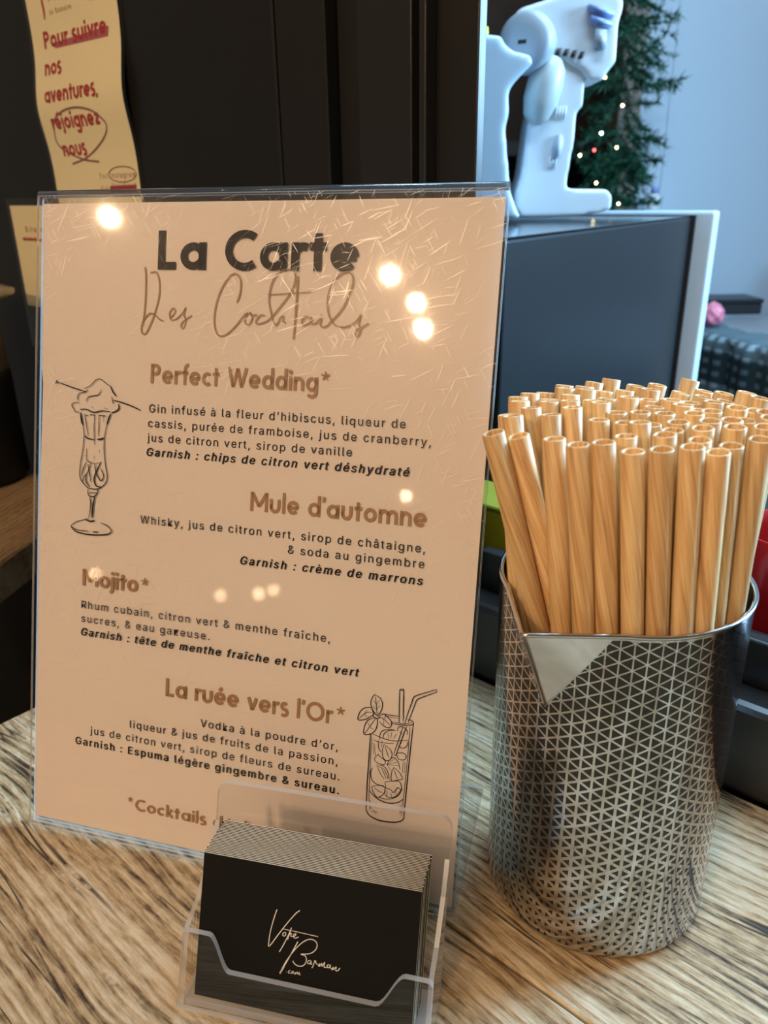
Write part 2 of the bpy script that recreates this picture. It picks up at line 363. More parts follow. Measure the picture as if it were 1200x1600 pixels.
# ---------------------------------------------------------------- data traced in each object's own plane (millimetres or metres)
SCRIPT=[[0.68,[[54.21,266.64],[54.75,262.83],[54.89,255.54],[54.6,248.21],[53.96,241.76]]],[0.63,[[56.92,264.21],[60.06,264.25],[61.59,259.29],[61.29,252.92],[59.12,245.57],[56.67,239.99],[54.93,237.82],[53.41,238.79],[53.52,242.21],[55.12,245.01],[57.5,246.9],[60.16,246.05],[62.32,244.28],[63.91,243.86]]],[0.58,[[66.99,245.31],[68.72,246.35],[69.69,248.28],[68.41,249.25],[66.93,247.13],[67.76,244.41],[70.13,244.75],[72.14,246.34],[73.83,248.19],[74.6,249.56],[73.88,246.83],[74.79,244.59],[74.38,241.86],[73.07,240.92],[72.8,242.73],[74.79,244.59],[77.8,246.48]]],[0.68,[[98.69,252.3],[99.99,256.3],[100.04,261.58],[97.66,264.19],[94.27,262.39],[90.56,256.14],[88.66,248.97],[88.63,242.7],[90.31,238.71],[93.83,238.55],[98.17,242.07],[101.92,246.61],[103.83,247.99],[102.75,245.75],[103.25,243.54],[105.02,243.59],[106.07,246.27],[104.99,248.28],[105.83,247.15],[108.26,247.47]]],[0.58,[[111.68,247.29],[109.74,247.25],[107.89,244.99],[108.44,243.68],[110.86,244.19],[113.7,245.58],[117.36,249.61],[122.74,256.68],[124.78,262.75],[122.72,266.0],[118.45,265.7],[114.82,261.77],[113.39,255.65],[113.95,250.41],[116.71,243.47],[118.96,246.59],[120.18,247.06],[119.99,245.31],[121.47,244.47]]],[0.74,[[125.68,263.62],[125.72,254.14],[125.47,244.58],[125.17,237.76]]],[0.42,[[112.71,255.81],[122.74,256.51],[132.33,257.27]]],[0.63,[[131.78,246.91],[130.06,247.3],[128.55,245.53],[129.12,243.81],[131.43,244.74],[132.72,246.93],[132.65,244.77],[134.27,244.38],[136.95,246.61],[136.61,244.44],[137.8,243.18],[139.9,243.93],[141.21,245.42],[145.54,250.24],[148.79,257.12],[149.85,262.21],[148.31,265.14],[144.68,264.68],[140.8,260.39],[139.3,254.39],[140.11,248.41],[143.13,244.19],[146.87,243.43],[150.91,244.83],[153.05,247.01],[153.88,248.31],[153.16,245.31],[154.04,242.78],[153.47,240.2],[152.11,240.16],[152.43,242.31],[154.62,243.65],[157.51,245.26]]],[0.68,[[136.76,248.33],[137.07,247.9]]]]
COUPE=[[0.44,[[12.13,214.64],[16.31,213.48],[21.43,212.21],[25.56,211.33]]],[1.43,[[9.86,215.46],[10.51,215.06]]],[0.55,[[9.23,214.56],[11.8,214.79]]],[0.49,[[40.0,208.19],[44.65,207.37],[49.58,206.03],[54.19,204.43]]],[0.27,[[22.11,210.51],[25.57,211.22],[26.61,212.46]]],[0.27,[[24.59,212.68],[27.7,214.02],[30.15,216.28],[32.0,217.33],[33.88,216.99],[35.77,215.74],[38.28,214.52]]],[0.49,[[38.28,214.52],[39.91,211.66],[41.49,210.14]]],[0.33,[[22.42,210.53],[21.38,209.12],[21.55,207.23]]],[0.27,[[22.52,206.3],[19.66,206.04],[18.41,204.89],[19.41,203.31],[20.39,202.0],[22.62,201.96]]],[0.44,[[22.59,203.21],[26.07,203.4],[29.88,202.26],[34.24,203.15],[38.6,203.02]]],[0.49,[[42.7,206.73],[43.0,204.61],[41.07,203.16],[39.23,202.52]]],[0.33,[[25.98,206.92],[26.88,208.86],[29.69,209.7],[32.18,210.2],[33.68,212.69]]],[0.22,[[28.55,204.89],[29.83,204.15]]],[0.22,[[35.13,204.71],[37.33,204.03]]],[0.27,[[39.16,209.75],[39.71,207.64],[40.05,206.59]]],[0.55,[[23.07,201.77],[23.66,198.1],[24.46,196.24]]],[0.49,[[38.93,202.23],[37.94,200.02],[37.2,197.28]]],[0.33,[[23.26,201.62],[24.46,196.52],[25.08,191.64],[24.71,185.6],[23.49,177.81],[23.27,173.37],[24.29,170.68],[27.55,167.9],[30.75,167.44],[33.9,168.03],[36.98,170.59],[37.83,173.95],[36.76,178.79],[35.84,185.27],[35.82,190.7],[36.35,193.99],[37.45,199.46],[38.81,201.96]]],[0.27,[[25.17,201.45],[26.23,196.62],[27.3,191.79]]],[0.49,[[25.81,200.95],[26.9,200.47]]],[0.27,[[30.53,201.22],[30.35,195.79],[30.75,187.65]]],[0.27,[[32.72,201.34],[32.83,197.02],[32.66,191.58]]],[0.22,[[35.23,200.95],[34.99,198.23]]],[0.49,[[28.02,201.07],[30.85,201.13]]],[0.44,[[32.73,201.07],[36.17,201.0]]],[0.49,[[25.71,191.68],[26.37,190.63],[28.29,190.1],[30.5,189.92]]],[0.6,[[32.07,190.19],[33.95,190.36],[35.49,191.12]]],[0.27,[[26.81,185.74],[26.73,180.8],[28.54,179.55],[30.45,179.15]]],[0.22,[[30.68,182.72],[30.91,181.1]]],[0.22,[[33.44,185.65],[33.48,184.01]]],[0.22,[[31.72,179.24],[34.85,180.02]]],[0.33,[[26.63,179.69],[25.12,176.27],[24.24,172.89]]],[0.33,[[29.18,179.33],[27.39,174.79],[25.53,172.44],[24.94,170.18]]],[0.33,[[27.61,178.66],[28.34,174.86],[29.4,170.54]]],[0.38,[[31.08,179.47],[31.82,175.13],[34.44,171.49],[35.97,173.26]]],[0.49,[[34.22,179.7],[32.42,176.28],[30.94,172.31],[31.97,169.09],[34.51,168.74]]],[0.33,[[34.3,176.96],[35.95,173.8],[34.75,171.51]]],[0.38,[[26.78,173.64],[26.86,170.33],[28.82,168.28]]],[0.38,[[27.89,167.1],[27.94,164.89],[29.56,163.8],[31.77,164.38],[32.99,166.41],[32.77,167.5]]],[0.33,[[28.25,165.47],[32.69,165.84]]],[0.33,[[28.61,163.56],[29.3,161.67],[29.22,157.22],[28.52,154.09]]],[0.55,[[31.47,163.8],[30.64,159.01],[30.32,153.98]]],[0.22,[[29.59,162.81],[30.07,156.18]]],[0.55,[[26.95,152.83],[29.84,152.37],[31.61,153.1]]],[0.27,[[28.54,153.54],[22.16,151.54],[18.97,149.28]]],[0.49,[[18.97,149.28],[21.61,147.0],[27.43,146.16],[33.82,146.39],[38.87,147.28],[40.84,148.86]]],[0.33,[[40.84,148.86],[38.77,150.88],[34.94,152.18]]],[0.27,[[19.3,149.02],[22.89,147.68],[28.68,147.68]]],[0.6,[[30.92,147.62],[33.79,147.73]]]]
TUMBLER=[[0.34,[[169.05,74.13],[169.06,65.18],[169.02,52.28],[169.21,40.2]]],[0.19,[[169.67,73.81],[169.78,65.3],[169.99,52.47],[170.25,44.31]]],[0.43,[[169.21,40.2],[170.99,37.95],[175.37,36.65],[180.9,36.91],[184.64,38.09],[186.01,39.66]]],[0.34,[[186.01,39.66],[186.14,46.97],[186.53,59.82],[186.91,72.54],[187.34,81.41]]],[0.19,[[184.96,40.74],[185.26,47.66],[185.84,63.92],[185.95,74.48],[186.0,79.93]]],[0.24,[[173.41,83.74],[177.4,83.75],[181.17,83.74]]],[0.19,[[174.5,83.07],[180.81,82.84]]],[0.29,[[184.54,83.04],[186.63,82.75],[187.32,81.82],[186.75,80.98],[183.89,80.42],[180.57,80.2],[177.63,80.22]]],[0.19,[[178.01,80.91],[183.85,81.04],[186.67,82.13]]],[0.29,[[180.48,95.31],[180.82,88.28],[181.17,81.22]]],[0.34,[[182.24,95.58],[182.59,88.56],[182.95,81.94]]],[0.24,[[180.48,95.31],[181.41,95.7],[182.24,95.58],[181.45,95.04],[180.48,95.31]]],[0.29,[[196.02,97.78],[191.89,95.82],[187.92,93.97],[186.57,92.73],[186.08,90.78],[184.76,85.99],[183.63,81.21]]],[0.29,[[196.3,96.71],[192.38,94.66],[188.84,92.67],[187.89,91.48],[186.72,87.56],[185.04,81.86]]],[0.29,[[196.02,97.78],[196.3,96.71]]],[0.24,[[182.91,79.42],[181.45,73.28],[179.76,67.07]]],[0.24,[[179.76,67.07],[180.65,66.38]]],[0.29,[[184.53,80.11],[182.69,73.49],[180.65,66.38]]],[0.24,[[169.98,74.29],[175.15,73.05],[180.22,72.86],[185.56,74.2]]],[0.19,[[170.35,71.8],[174.01,71.15],[179.46,71.67]]],[0.34,[[170.08,49.03],[173.91,46.1],[178.67,45.09],[182.83,46.11],[185.23,48.08]]],[0.24,[[174.29,46.82],[178.56,46.78],[182.65,48.86],[184.5,52.64]]],[0.29,[[169.73,91.56],[168.42,88.84],[168.73,85.93],[170.24,83.64],[171.56,82.8],[173.12,84.95],[173.55,87.96],[172.35,90.29],[169.73,91.56]]],[0.19,[[170.2,90.8],[170.89,86.7],[171.31,83.4]]],[0.14,[[170.86,87.12],[171.99,89.4]]],[0.14,[[171.05,85.46],[172.75,87.42]]],[0.14,[[170.75,87.52],[169.26,88.97]]],[0.14,[[171.08,85.05],[169.21,86.43]]],[0.29,[[168.62,85.71],[165.89,85.14],[163.88,83.04],[163.15,79.52],[166.21,80.02],[168.66,81.7],[169.84,83.16],[168.62,85.71]]],[0.19,[[163.64,80.03],[166.45,83.03],[169.4,83.51]]],[0.14,[[166.04,82.63],[166.79,84.36]]],[0.14,[[165.64,82.26],[167.41,81.28]]],[0.29,[[170.37,81.55],[167.5,79.81],[166.36,77.5],[166.18,73.64],[169.14,74.14],[171.14,76.18],[171.82,78.83],[171.45,81.31],[170.37,81.55]]],[0.19,[[166.59,73.92],[168.9,77.92],[170.82,81.2]]],[0.14,[[168.52,77.22],[167.55,78.97]]],[0.14,[[168.53,77.01],[170.27,76.46]]],[0.29,[[172.41,82.73],[174.46,83.7],[176.22,82.51],[178.02,80.7],[177.34,78.28],[174.8,78.48],[172.57,80.23]]],[0.19,[[172.23,82.28],[174.61,81.4],[177.27,79.32]]],[0.14,[[174.18,81.54],[175.36,82.79]]],[0.14,[[174.19,81.34],[174.75,79.32]]],[0.24,[[169.84,83.16],[171.13,82.94],[172.47,81.9],[171.24,81.27],[169.92,81.9],[169.84,83.16]]],[0.24,[[174.73,72.97],[175.02,75.14],[177.01,76.95],[179.91,77.44]]],[0.24,[[173.09,72.27],[173.71,75.76],[176.15,77.23],[179.06,77.72]]],[0.24,[[172.69,71.78],[173.12,68.45],[174.28,66.95]]],[0.19,[[174.37,72.06],[174.35,69.09]]],[0.14,[[177.24,73.4],[176.66,75.84]]],[0.14,[[178.07,73.55],[178.3,76.54]]],[0.14,[[179.32,73.76],[180.42,76.06]]],[0.24,[[180.76,77.37],[181.06,79.11],[183.12,79.45],[184.88,78.07],[184.99,76.41]]],[0.14,[[181.58,77.51],[183.34,76.13]]],[0.24,[[175.32,70.53],[174.7,67.02],[175.72,64.23],[177.45,63.69],[179.01,65.66],[178.4,68.53],[175.32,70.53]]],[0.14,[[175.79,69.77],[176.79,67.39],[177.79,65.02]]],[0.24,[[180.98,67.71],[183.88,68.22],[185.2,67.19],[184.49,65.37],[181.98,65.35],[180.98,67.71]]],[0.24,[[173.07,65.89],[171.52,63.48],[172.89,62.01],[175.89,61.7],[176.2,63.46],[173.55,65.12],[173.07,65.89]]],[0.24,[[172.53,61.09],[175.94,60.86],[177.78,58.63],[178.63,55.37]]],[0.19,[[172.15,60.38],[175.58,59.94],[177.45,57.29],[177.98,55.68]]],[0.14,[[173.03,59.9],[174.45,57.59],[176.3,55.37]]],[0.14,[[174.74,59.78],[176.14,57.9],[177.14,55.52]]],[0.24,[[170.92,59.52],[170.23,56.82],[171.3,53.57],[173.94,52.35],[176.49,52.4]]],[0.24,[[180.15,61.2],[179.3,58.06],[179.7,55.15],[182.18,56.03],[184.22,56.84],[182.78,59.55],[180.15,61.2]]],[0.14,[[180.41,60.39],[181.18,58.4],[182.15,56.45]]],[0.24,[[176.8,54.17],[177.39,51.71],[179.54,51.26],[180.87,50.23],[182.4,52.66],[184.12,52.14],[183.51,55.0],[181.37,55.46],[176.8,54.17]]],[0.24,[[171.03,50.94],[172.04,48.54],[173.87,46.74],[176.32,48.5],[176.97,51.63],[173.95,52.14],[171.03,50.94]]],[0.14,[[172.33,50.75],[174.55,49.46],[175.84,49.27]]],[0.24,[[176.68,49.43],[178.5,47.63],[181.82,48.7],[184.12,52.14]]],[0.14,[[177.89,50.52],[178.05,47.98]]],[0.14,[[179.62,49.99],[180.18,47.96]]],[0.14,[[181.68,50.82],[182.22,48.99]]],[0.24,[[177.12,62.35],[179.04,65.24],[180.73,65.12],[182.09,63.67],[182.9,60.85]]],[0.14,[[177.14,61.93],[179.91,64.76]]],[0.14,[[177.14,61.93],[181.45,63.77]]],[0.14,[[177.14,61.93],[182.39,62.24]]],[0.14,[[177.14,61.93],[179.43,59.36]]],[0.14,[[170.43,70.54],[170.96,65.51]]],[0.14,[[171.09,70.22],[171.86,64.82]]],[0.14,[[184.13,64.46],[184.05,59.36]]],[0.14,[[184.95,64.61],[184.88,59.51]]],[0.19,[[170.65,44.82],[170.83,40.52]]],[0.14,[[171.23,44.5],[171.32,41.05]]],[0.19,[[184.24,45.32],[184.23,41.02]]],[0.14,[[171.5,40.22],[173.91,39.4]]],[0.14,[[172.12,40.56],[174.3,40.12]]],[0.24,[[182.74,72.66],[182.03,70.85],[183.74,70.31],[185.3,71.84],[185.19,73.5]]]]
LOGO=[[0.38,[[30.39,38.02],[29.4,34.27],[28.43,29.3],[28.08,25.08],[28.24,23.89],[29.4,25.34],[32.09,29.69],[35.69,35.14],[38.1,38.29],[39.19,39.22]]],[0.36,[[34.22,30.26],[33.42,29.78],[33.32,28.97],[34.0,28.78],[34.45,29.5],[34.22,30.26]]],[0.38,[[36.49,32.38],[35.46,29.38],[34.05,25.93],[32.46,22.6]]],[0.27,[[33.48,31.29],[39.3,31.24],[46.88,31.03]]],[0.36,[[36.18,30.79],[35.64,29.1],[35.31,27.77]]],[0.32,[[35.64,29.1],[36.23,30.17],[36.67,30.09],[36.4,29.19],[37.13,29.23],[38.09,29.73],[38.37,30.42],[37.71,30.3],[37.45,29.45],[37.99,28.77],[38.8,29.08],[39.42,29.58]]],[0.41,[[39.3,27.75],[37.54,23.76],[35.25,18.86],[33.39,14.82]]],[0.72,[[34.68,17.63],[33.23,14.7]]],[0.38,[[33.23,14.7],[34.92,18.79],[37.57,23.45],[40.28,27.0],[42.76,29.06],[44.7,29.6],[46.39,28.83],[46.68,27.15],[45.67,25.38],[43.8,24.12],[40.88,23.42],[42.39,23.15],[43.03,22.01],[42.76,20.38],[41.54,19.12],[39.9,18.91],[38.53,19.52],[37.86,20.4]]],[0.36,[[44.62,21.86],[43.83,21.54],[43.59,20.7],[44.33,20.54],[44.97,21.61],[44.78,20.63],[45.38,20.59]]],[0.36,[[46.24,22.18],[45.75,20.04],[45.32,19.22]]],[0.32,[[45.84,21.0],[46.58,22.09],[46.81,21.2],[47.58,20.97]]],[0.36,[[47.69,20.27],[48.11,21.3],[48.18,20.37],[48.9,21.62],[49.1,20.65],[50.0,22.16],[49.86,20.62],[50.36,20.41],[50.86,20.7]]],[0.36,[[51.82,21.74],[51.19,21.46],[51.09,20.65],[51.74,20.63],[52.31,21.68],[52.22,20.72],[52.89,20.48]]],[0.36,[[52.87,19.91],[53.33,21.1],[53.46,20.28],[54.44,21.42],[54.37,20.22],[55.09,20.15],[55.9,21.32]]],[0.36,[[35.72,15.81],[35.82,15.77]]],[0.27,[[37.25,16.73],[36.61,16.28],[36.57,15.57],[37.32,15.73]]],[0.27,[[37.94,16.39],[37.66,15.7],[38.31,15.83],[38.43,16.49],[37.94,16.39]]],[0.27,[[38.84,15.47],[39.17,16.33],[39.22,15.7],[39.91,16.64],[39.97,15.86],[40.73,16.65],[40.63,15.83],[41.28,15.97]]]]
GRIP=[[0.1534,0.3833],[0.1514,0.3666],[0.1455,0.3497],[0.1431,0.3299],[0.1398,0.2982],[0.1339,0.2787],[0.1347,0.2681],[0.1417,0.2579],[0.1704,0.2579],[0.2032,0.2597],[0.2286,0.2633],[0.2319,0.2665],[0.2309,0.2771],[0.2261,0.2835],[0.185,0.2844],[0.187,0.3064],[0.1902,0.3291],[0.1905,0.3524],[0.1954,0.3562],[0.196,0.3779],[0.2013,0.3873],[0.171,0.3984]]
HEAD=[[0.125,0.4107],[0.1227,0.4187],[0.1242,0.429],[0.1317,0.4373],[0.1614,0.4453],[0.1982,0.4574],[0.2193,0.4533],[0.2258,0.4398],[0.2246,0.4325],[0.2222,0.4229],[0.223,0.3929],[0.2169,0.3859],[0.2116,0.3777],[0.1982,0.3767],[0.1935,0.3851],[0.1684,0.3972],[0.1443,0.3988]]
BAND1=[[0.1923,0.438],[0.2156,0.4317],[0.2154,0.4274],[0.194,0.4331]]
BAND2=[[0.195,0.4293],[0.2145,0.4236],[0.2142,0.4197],[0.1961,0.4238]]
SCREEN=[[0.2003,0.4189],[0.21,0.4176],[0.2107,0.4026],[0.2013,0.4039]]
BUTTON=[[0.1725,0.3326],[0.1739,0.3119],[0.1692,0.3223],[0.1776,0.3222]]
VENTS=[[0.1677,0.4016],[0.1749,0.4009],[0.182,0.3997],[0.1892,0.3985]]
DISC=[[0.1332,0.4085],[0.1547,0.4082],[0.1322,0.4259]]
SLOT=[[0.131,0.4054]]
NECK=[[0.1551,0.3763],[0.168,0.3761]]
FLASK=[[0.0798,0.409],[0.0956,0.4092],[0.1085,0.4075],[0.1111,0.4019],[0.119,0.3961],[0.1345,0.3928],[0.1372,0.3865],[0.127,0.3773],[0.119,0.369],[0.1163,0.3627],[0.1179,0.3487],[0.115,0.3357],[0.117,0.3179],[0.1195,0.301],[0.1215,0.2838],[0.1285,0.2673],[0.1327,0.2602],[0.0834,0.2538]]
CAP=[[0.0936,0.4178],[0.0992,0.4175],[0.0995,0.4087],[0.0939,0.4087]]
BULBS=[[[0.4538,0.4878],0],[[0.4938,0.4373],0],[[0.456,0.388],1],[[0.4892,0.3609],0],[[0.4439,0.3567],2],[[0.4151,0.3474],0],[[0.4532,0.2947],0],[[0.5034,0.2534],0]]
LOOP=[[-0.4041,0.3093],[-0.3817,0.3127],[-0.3611,0.3197],[-0.3465,0.327],[-0.3412,0.3333],[-0.3451,0.3381],[-0.3573,0.3442],[-0.3781,0.3475],[-0.3994,0.3463],[-0.414,0.3412],[-0.4197,0.3335],[-0.4206,0.3255],[-0.4125,0.3197],[-0.3964,0.3146],[-0.3821,0.3114],[-0.3632,0.3096]]
MARK=[[-0.405,0.3933],[-0.3255,0.3947],[-0.3272,0.3885],[-0.4026,0.3893]]
OVAL=[[-0.3505,0.3004],[-0.3164,0.2996],[-0.3322,0.3038],[-0.3344,0.2953]]
BAR=[[-0.3532,0.2922],[-0.3162,0.2925],[-0.3169,0.2878],[-0.3541,0.2878]]
STRAWS=[[0.06088,0.23624,0.04486,0.27128],[0.06689,0.23105,0.04507,0.26182],[0.09025,0.24114,0.03609,0.24397],[0.09785,0.23931,0.04407,0.24573],[0.05232,0.24975,0.05161,0.29011],[0.05004,0.25841,0.05732,0.29656],[0.05593,0.24258,0.0509,0.28207],[0.06153,0.2491,0.06199,0.28346],[0.06587,0.24223,0.05355,0.27333],[0.0573,0.25571,0.0641,0.29276],[0.04966,0.26652,0.06452,0.30268],[0.05086,0.27445,0.07303,0.30739],[0.0568,0.26354,0.07169,0.29976],[0.05795,0.27121,0.08064,0.30577],[0.06461,0.26423,0.07931,0.29781],[0.06504,0.256,0.07185,0.29202],[0.06928,0.24918,0.06974,0.28332],[0.07286,0.25753,0.07941,0.28779],[0.07278,0.26591,0.08637,0.29332],[0.06576,0.27191,0.08825,0.30362],[0.08006,0.26951,0.0944,0.29198],[0.07979,0.25338,0.07938,0.27727],[0.08935,0.25429,0.08226,0.26684],[0.07734,0.24603,0.06764,0.27101],[0.07312,0.2394,0.05951,0.26798],[0.08515,0.24778,0.07506,0.26245],[0.09387,0.24799,0.08262,0.25761],[0.07361,0.22721,0.05482,0.23991],[0.08094,0.22471,0.06059,0.23231],[0.08861,0.22364,0.06823,0.23107],[0.05347,0.28173,0.08602,0.31184],[0.06117,0.27825,0.09378,0.31522],[0.06744,0.29812,0.10201,0.30833],[0.07526,0.29993,0.10967,0.30619],[0.07326,0.27399,0.09614,0.30327],[0.09014,0.2771,0.10885,0.28881],[0.06047,0.29111,0.11709,0.29896],[0.06885,0.28182,0.12409,0.31043],[0.08609,0.29427,0.12615,0.29937],[0.08104,0.28836,0.12308,0.29205],[0.09481,0.29265,0.13078,0.29284],[0.08894,0.28707,0.1285,0.28524],[0.09573,0.28246,0.1374,0.28856],[0.10644,0.28108,0.1379,0.2791],[0.08868,0.26945,0.09896,0.28379],[0.08232,0.27857,0.10278,0.29423],[0.10355,0.27389,0.11404,0.28208],[0.09655,0.2705,0.1064,0.28038],[0.0871,0.26187,0.09866,0.27596],[0.07934,0.2618,0.09121,0.28255],[0.09477,0.26291,0.10746,0.27247],[0.1102,0.26988,0.12153,0.27976],[0.10225,0.2649,0.11524,0.27443],[0.11701,0.26534,0.11495,0.26498],[0.12143,0.27646,0.12408,0.26604],[0.12715,0.28212,0.13189,0.26792],[0.12424,0.26921,0.12391,0.25791],[0.12988,0.27469,0.13179,0.26007],[0.09705,0.25505,0.09013,0.26556],[0.10478,0.25568,0.09795,0.26335],[0.11092,0.26055,0.1076,0.26197],[0.1236,0.26118,0.11665,0.25238],[0.13118,0.26578,0.12963,0.25222],[0.09868,0.23161,0.08511,0.24954],[0.10158,0.24862,0.09077,0.2556],[0.1114,0.25159,0.09816,0.25073],[0.11748,0.25643,0.10825,0.24956],[0.10801,0.24431,0.09404,0.24393],[0.11851,0.24852,0.10278,0.24152],[0.12458,0.25332,0.11365,0.24263],[0.1307,0.25805,0.12367,0.24325],[0.09096,0.23102,0.07805,0.24117],[0.09639,0.22404,0.07568,0.22565],[0.10872,0.2366,0.08868,0.23564],[0.10392,0.22591,0.08384,0.22401],[0.11096,0.22916,0.09257,0.22276],[0.11506,0.24111,0.09882,0.23329],[0.11725,0.23368,0.10097,0.22414],[0.1226,0.23934,0.10755,0.2303],[0.12676,0.24589,0.1175,0.23261]]


# ---------------------------------------------------------------- setting, in the frame of the kiosk wall: x along it, y inwards, z up
WA = math.radians(-42)
MW = Matrix.Translation((.0579, .4155, 0)) @ Matrix.Rotation(WA, 4, 'Z')
def struct(name, bm, m, parent=None, M=MW, smooth=False):
    o = mesh_obj(name, bm, m, parent, smooth, M if parent is None else None)
    if parent is None: o['kind'] = 'structure'
    return o
struct('floor', BX(-4, 5, -4, 4.5, -1.08, -1.05), M_FLOOR)
# folded black shutter leaf and the aluminium window frame
struct('wall_left', BX(-1.9, -.1575, 0, .04, -1.05, 1.6, bev=.0012), M_PANEL)
struct('trim_1', BX(-.1567, -.1163, .001, .045, -1.05, 1.6, bev=.0008), M_BLACK)
wr = root('window_1', None, None, MW, kind='structure')
def wp(name, *a, bev=.0008, m=M_BLACK): return mesh_obj(name, BX(*a, bev=bev, seg=2), m, wr)
M_BLACKR = mat('satin_black_aluminium', (.018, .017, .016), .28, 0, .5)
wp('frame_post', -.1155, -.0925, .010, .06, 0, 1.6)
wp('frame_post', -.0912, -.0538, 0, .006, 0, 1.6, m=M_BLACKR)
wp('frame_post', -.0912, -.0500, .0062, .06, 0, 1.6)
wp('frame_rib', -.0492, -.0446, 0, .009, 0, 1.6, m=M_BLACKR)
wp('frame_post', -.0492, -.0192, .0092, .0115, 0, 1.6)
wp('frame_post', -.0492, -.0235, .0118, .016, 0, 1.6)
wp('frame_post', -.0492, -.0345, .0163, .032, 0, 1.6)
wp('window_sill', -.049, 1.3, 0, .0215, 0, .0525, bev=.004, m=M_BLACKR)
wp('sill_rail', -.017, 1.3, .0218, .030, 0, .0765, bev=.0012)
wp('sill_rail', -.017, 1.3, .036, .044, 0, .070, bev=.0012)
wp('sill_channel', -.017, 1.3, .030, .060, 0, .058, bev=.0006)
# lower kiosk wall under the window and interior surfaces
struct('wall_front', BX(-.1155, 1.4, .020, .0605, -1.05, -.001), M_BLACK)
struct('wall_back', BX(-2.2, 3.2, -.02, .02, -1.05, 1.9), M_DARK, M=Matrix.Translation((0, 3.1, 0)))
wall_r = struct('wall_right', BX(0, 2.4, 0, .04, -1.05, 1.9), M_WALLB, M=Matrix.Translation((.602, 2.02, 0)) @ Matrix.Rotation(math.radians(-4), 4, 'Z'))
struct('trim_2', BX(.070, .084, -.0025, -.0005, -1.05, 1.9, bev=.001), M_WALLB, M=Matrix.Translation((.602, 2.02, 0)) @ Matrix.Rotation(math.radians(-4), 4, 'Z'))
struct('trim_3', BX(-.052, -.001, -.03, .05, -1.05, 1.9, bev=.003), M_TAUPE, M=Matrix.Translation((.602, 2.02, 0)))

# ---------------------------------------------------------------- bar counter of weathered planks
ct = root('bar_counter', 'weathered wooden plank bar counter under the menu stand and the steel mug', 'counter', MW)
edges = [0.0, -.1545, -.309, -.463, -.61]
for i in range(4):
    y1, y0 = edges[i], edges[i+1]
    bm = BX(-.187, 1.25, y0+.0008, y1-(.0008 if i else .0002), -.034, 0, bev=.0011, seg=2)
    mesh_obj('plank', bm, M_COUNTER, ct)
mesh_obj('base_cabinet', BX(-.16, 1.22, -.56, -.002, -1.049, -.0345), M_BLACK, ct)

# shelf at the left with the jug on it
sm = Matrix.Translation((-.2792, .512, 0)) @ Matrix.Rotation(math.radians(48), 4, 'Z')
SHM = Matrix.Translation((-.2755, .5345, 0)) @ Matrix.Rotation(math.radians(81), 4, 'Z')
shf = root('wall_shelf', 'lower brown wooden plank shelf behind the left end of the bar counter', 'shelf', SHM)
mesh_obj('plank', BX(-.16, .165, .0, .17, .010, .040, bev=.002), M_SHELF, shf)
mesh_obj('plank', BX(-.16, .165, .1715, .34, .010, .040, bev=.002), M_SHELF, shf)
mesh_obj('bracket', BX(-.10, -.07, .02, .30, -1.05, .0095), M_BLACK, shf)

jug = root('insulated_jug', 'black jug with a grey-beige upper band and flat pale lid on the left shelf', 'jug', Matrix.Translation((-.387, .700, .0401)))
mesh_obj('body', lathe(bmesh.new(), [(.045, 0), (.049, .004), (.049, .098), (.0485, .100)], close=True), M_HOLE, jug, True)
mesh_obj('collar', lathe(bmesh.new(), [(.0475, .1003), (.0480, .102), (.0470, .155), (.040, .160)], close=True), mat('grey_beige_enamel', (.16, .13, .09), .4), jug, True)
mesh_obj('lid', lathe(bmesh.new(), [(.048, .1603), (.064, .166), (.065, .170), (.052, .174), (.02, .177)], close=True), mat('pale_dull_lid', (.36, .32, .26), .35), jug, True)

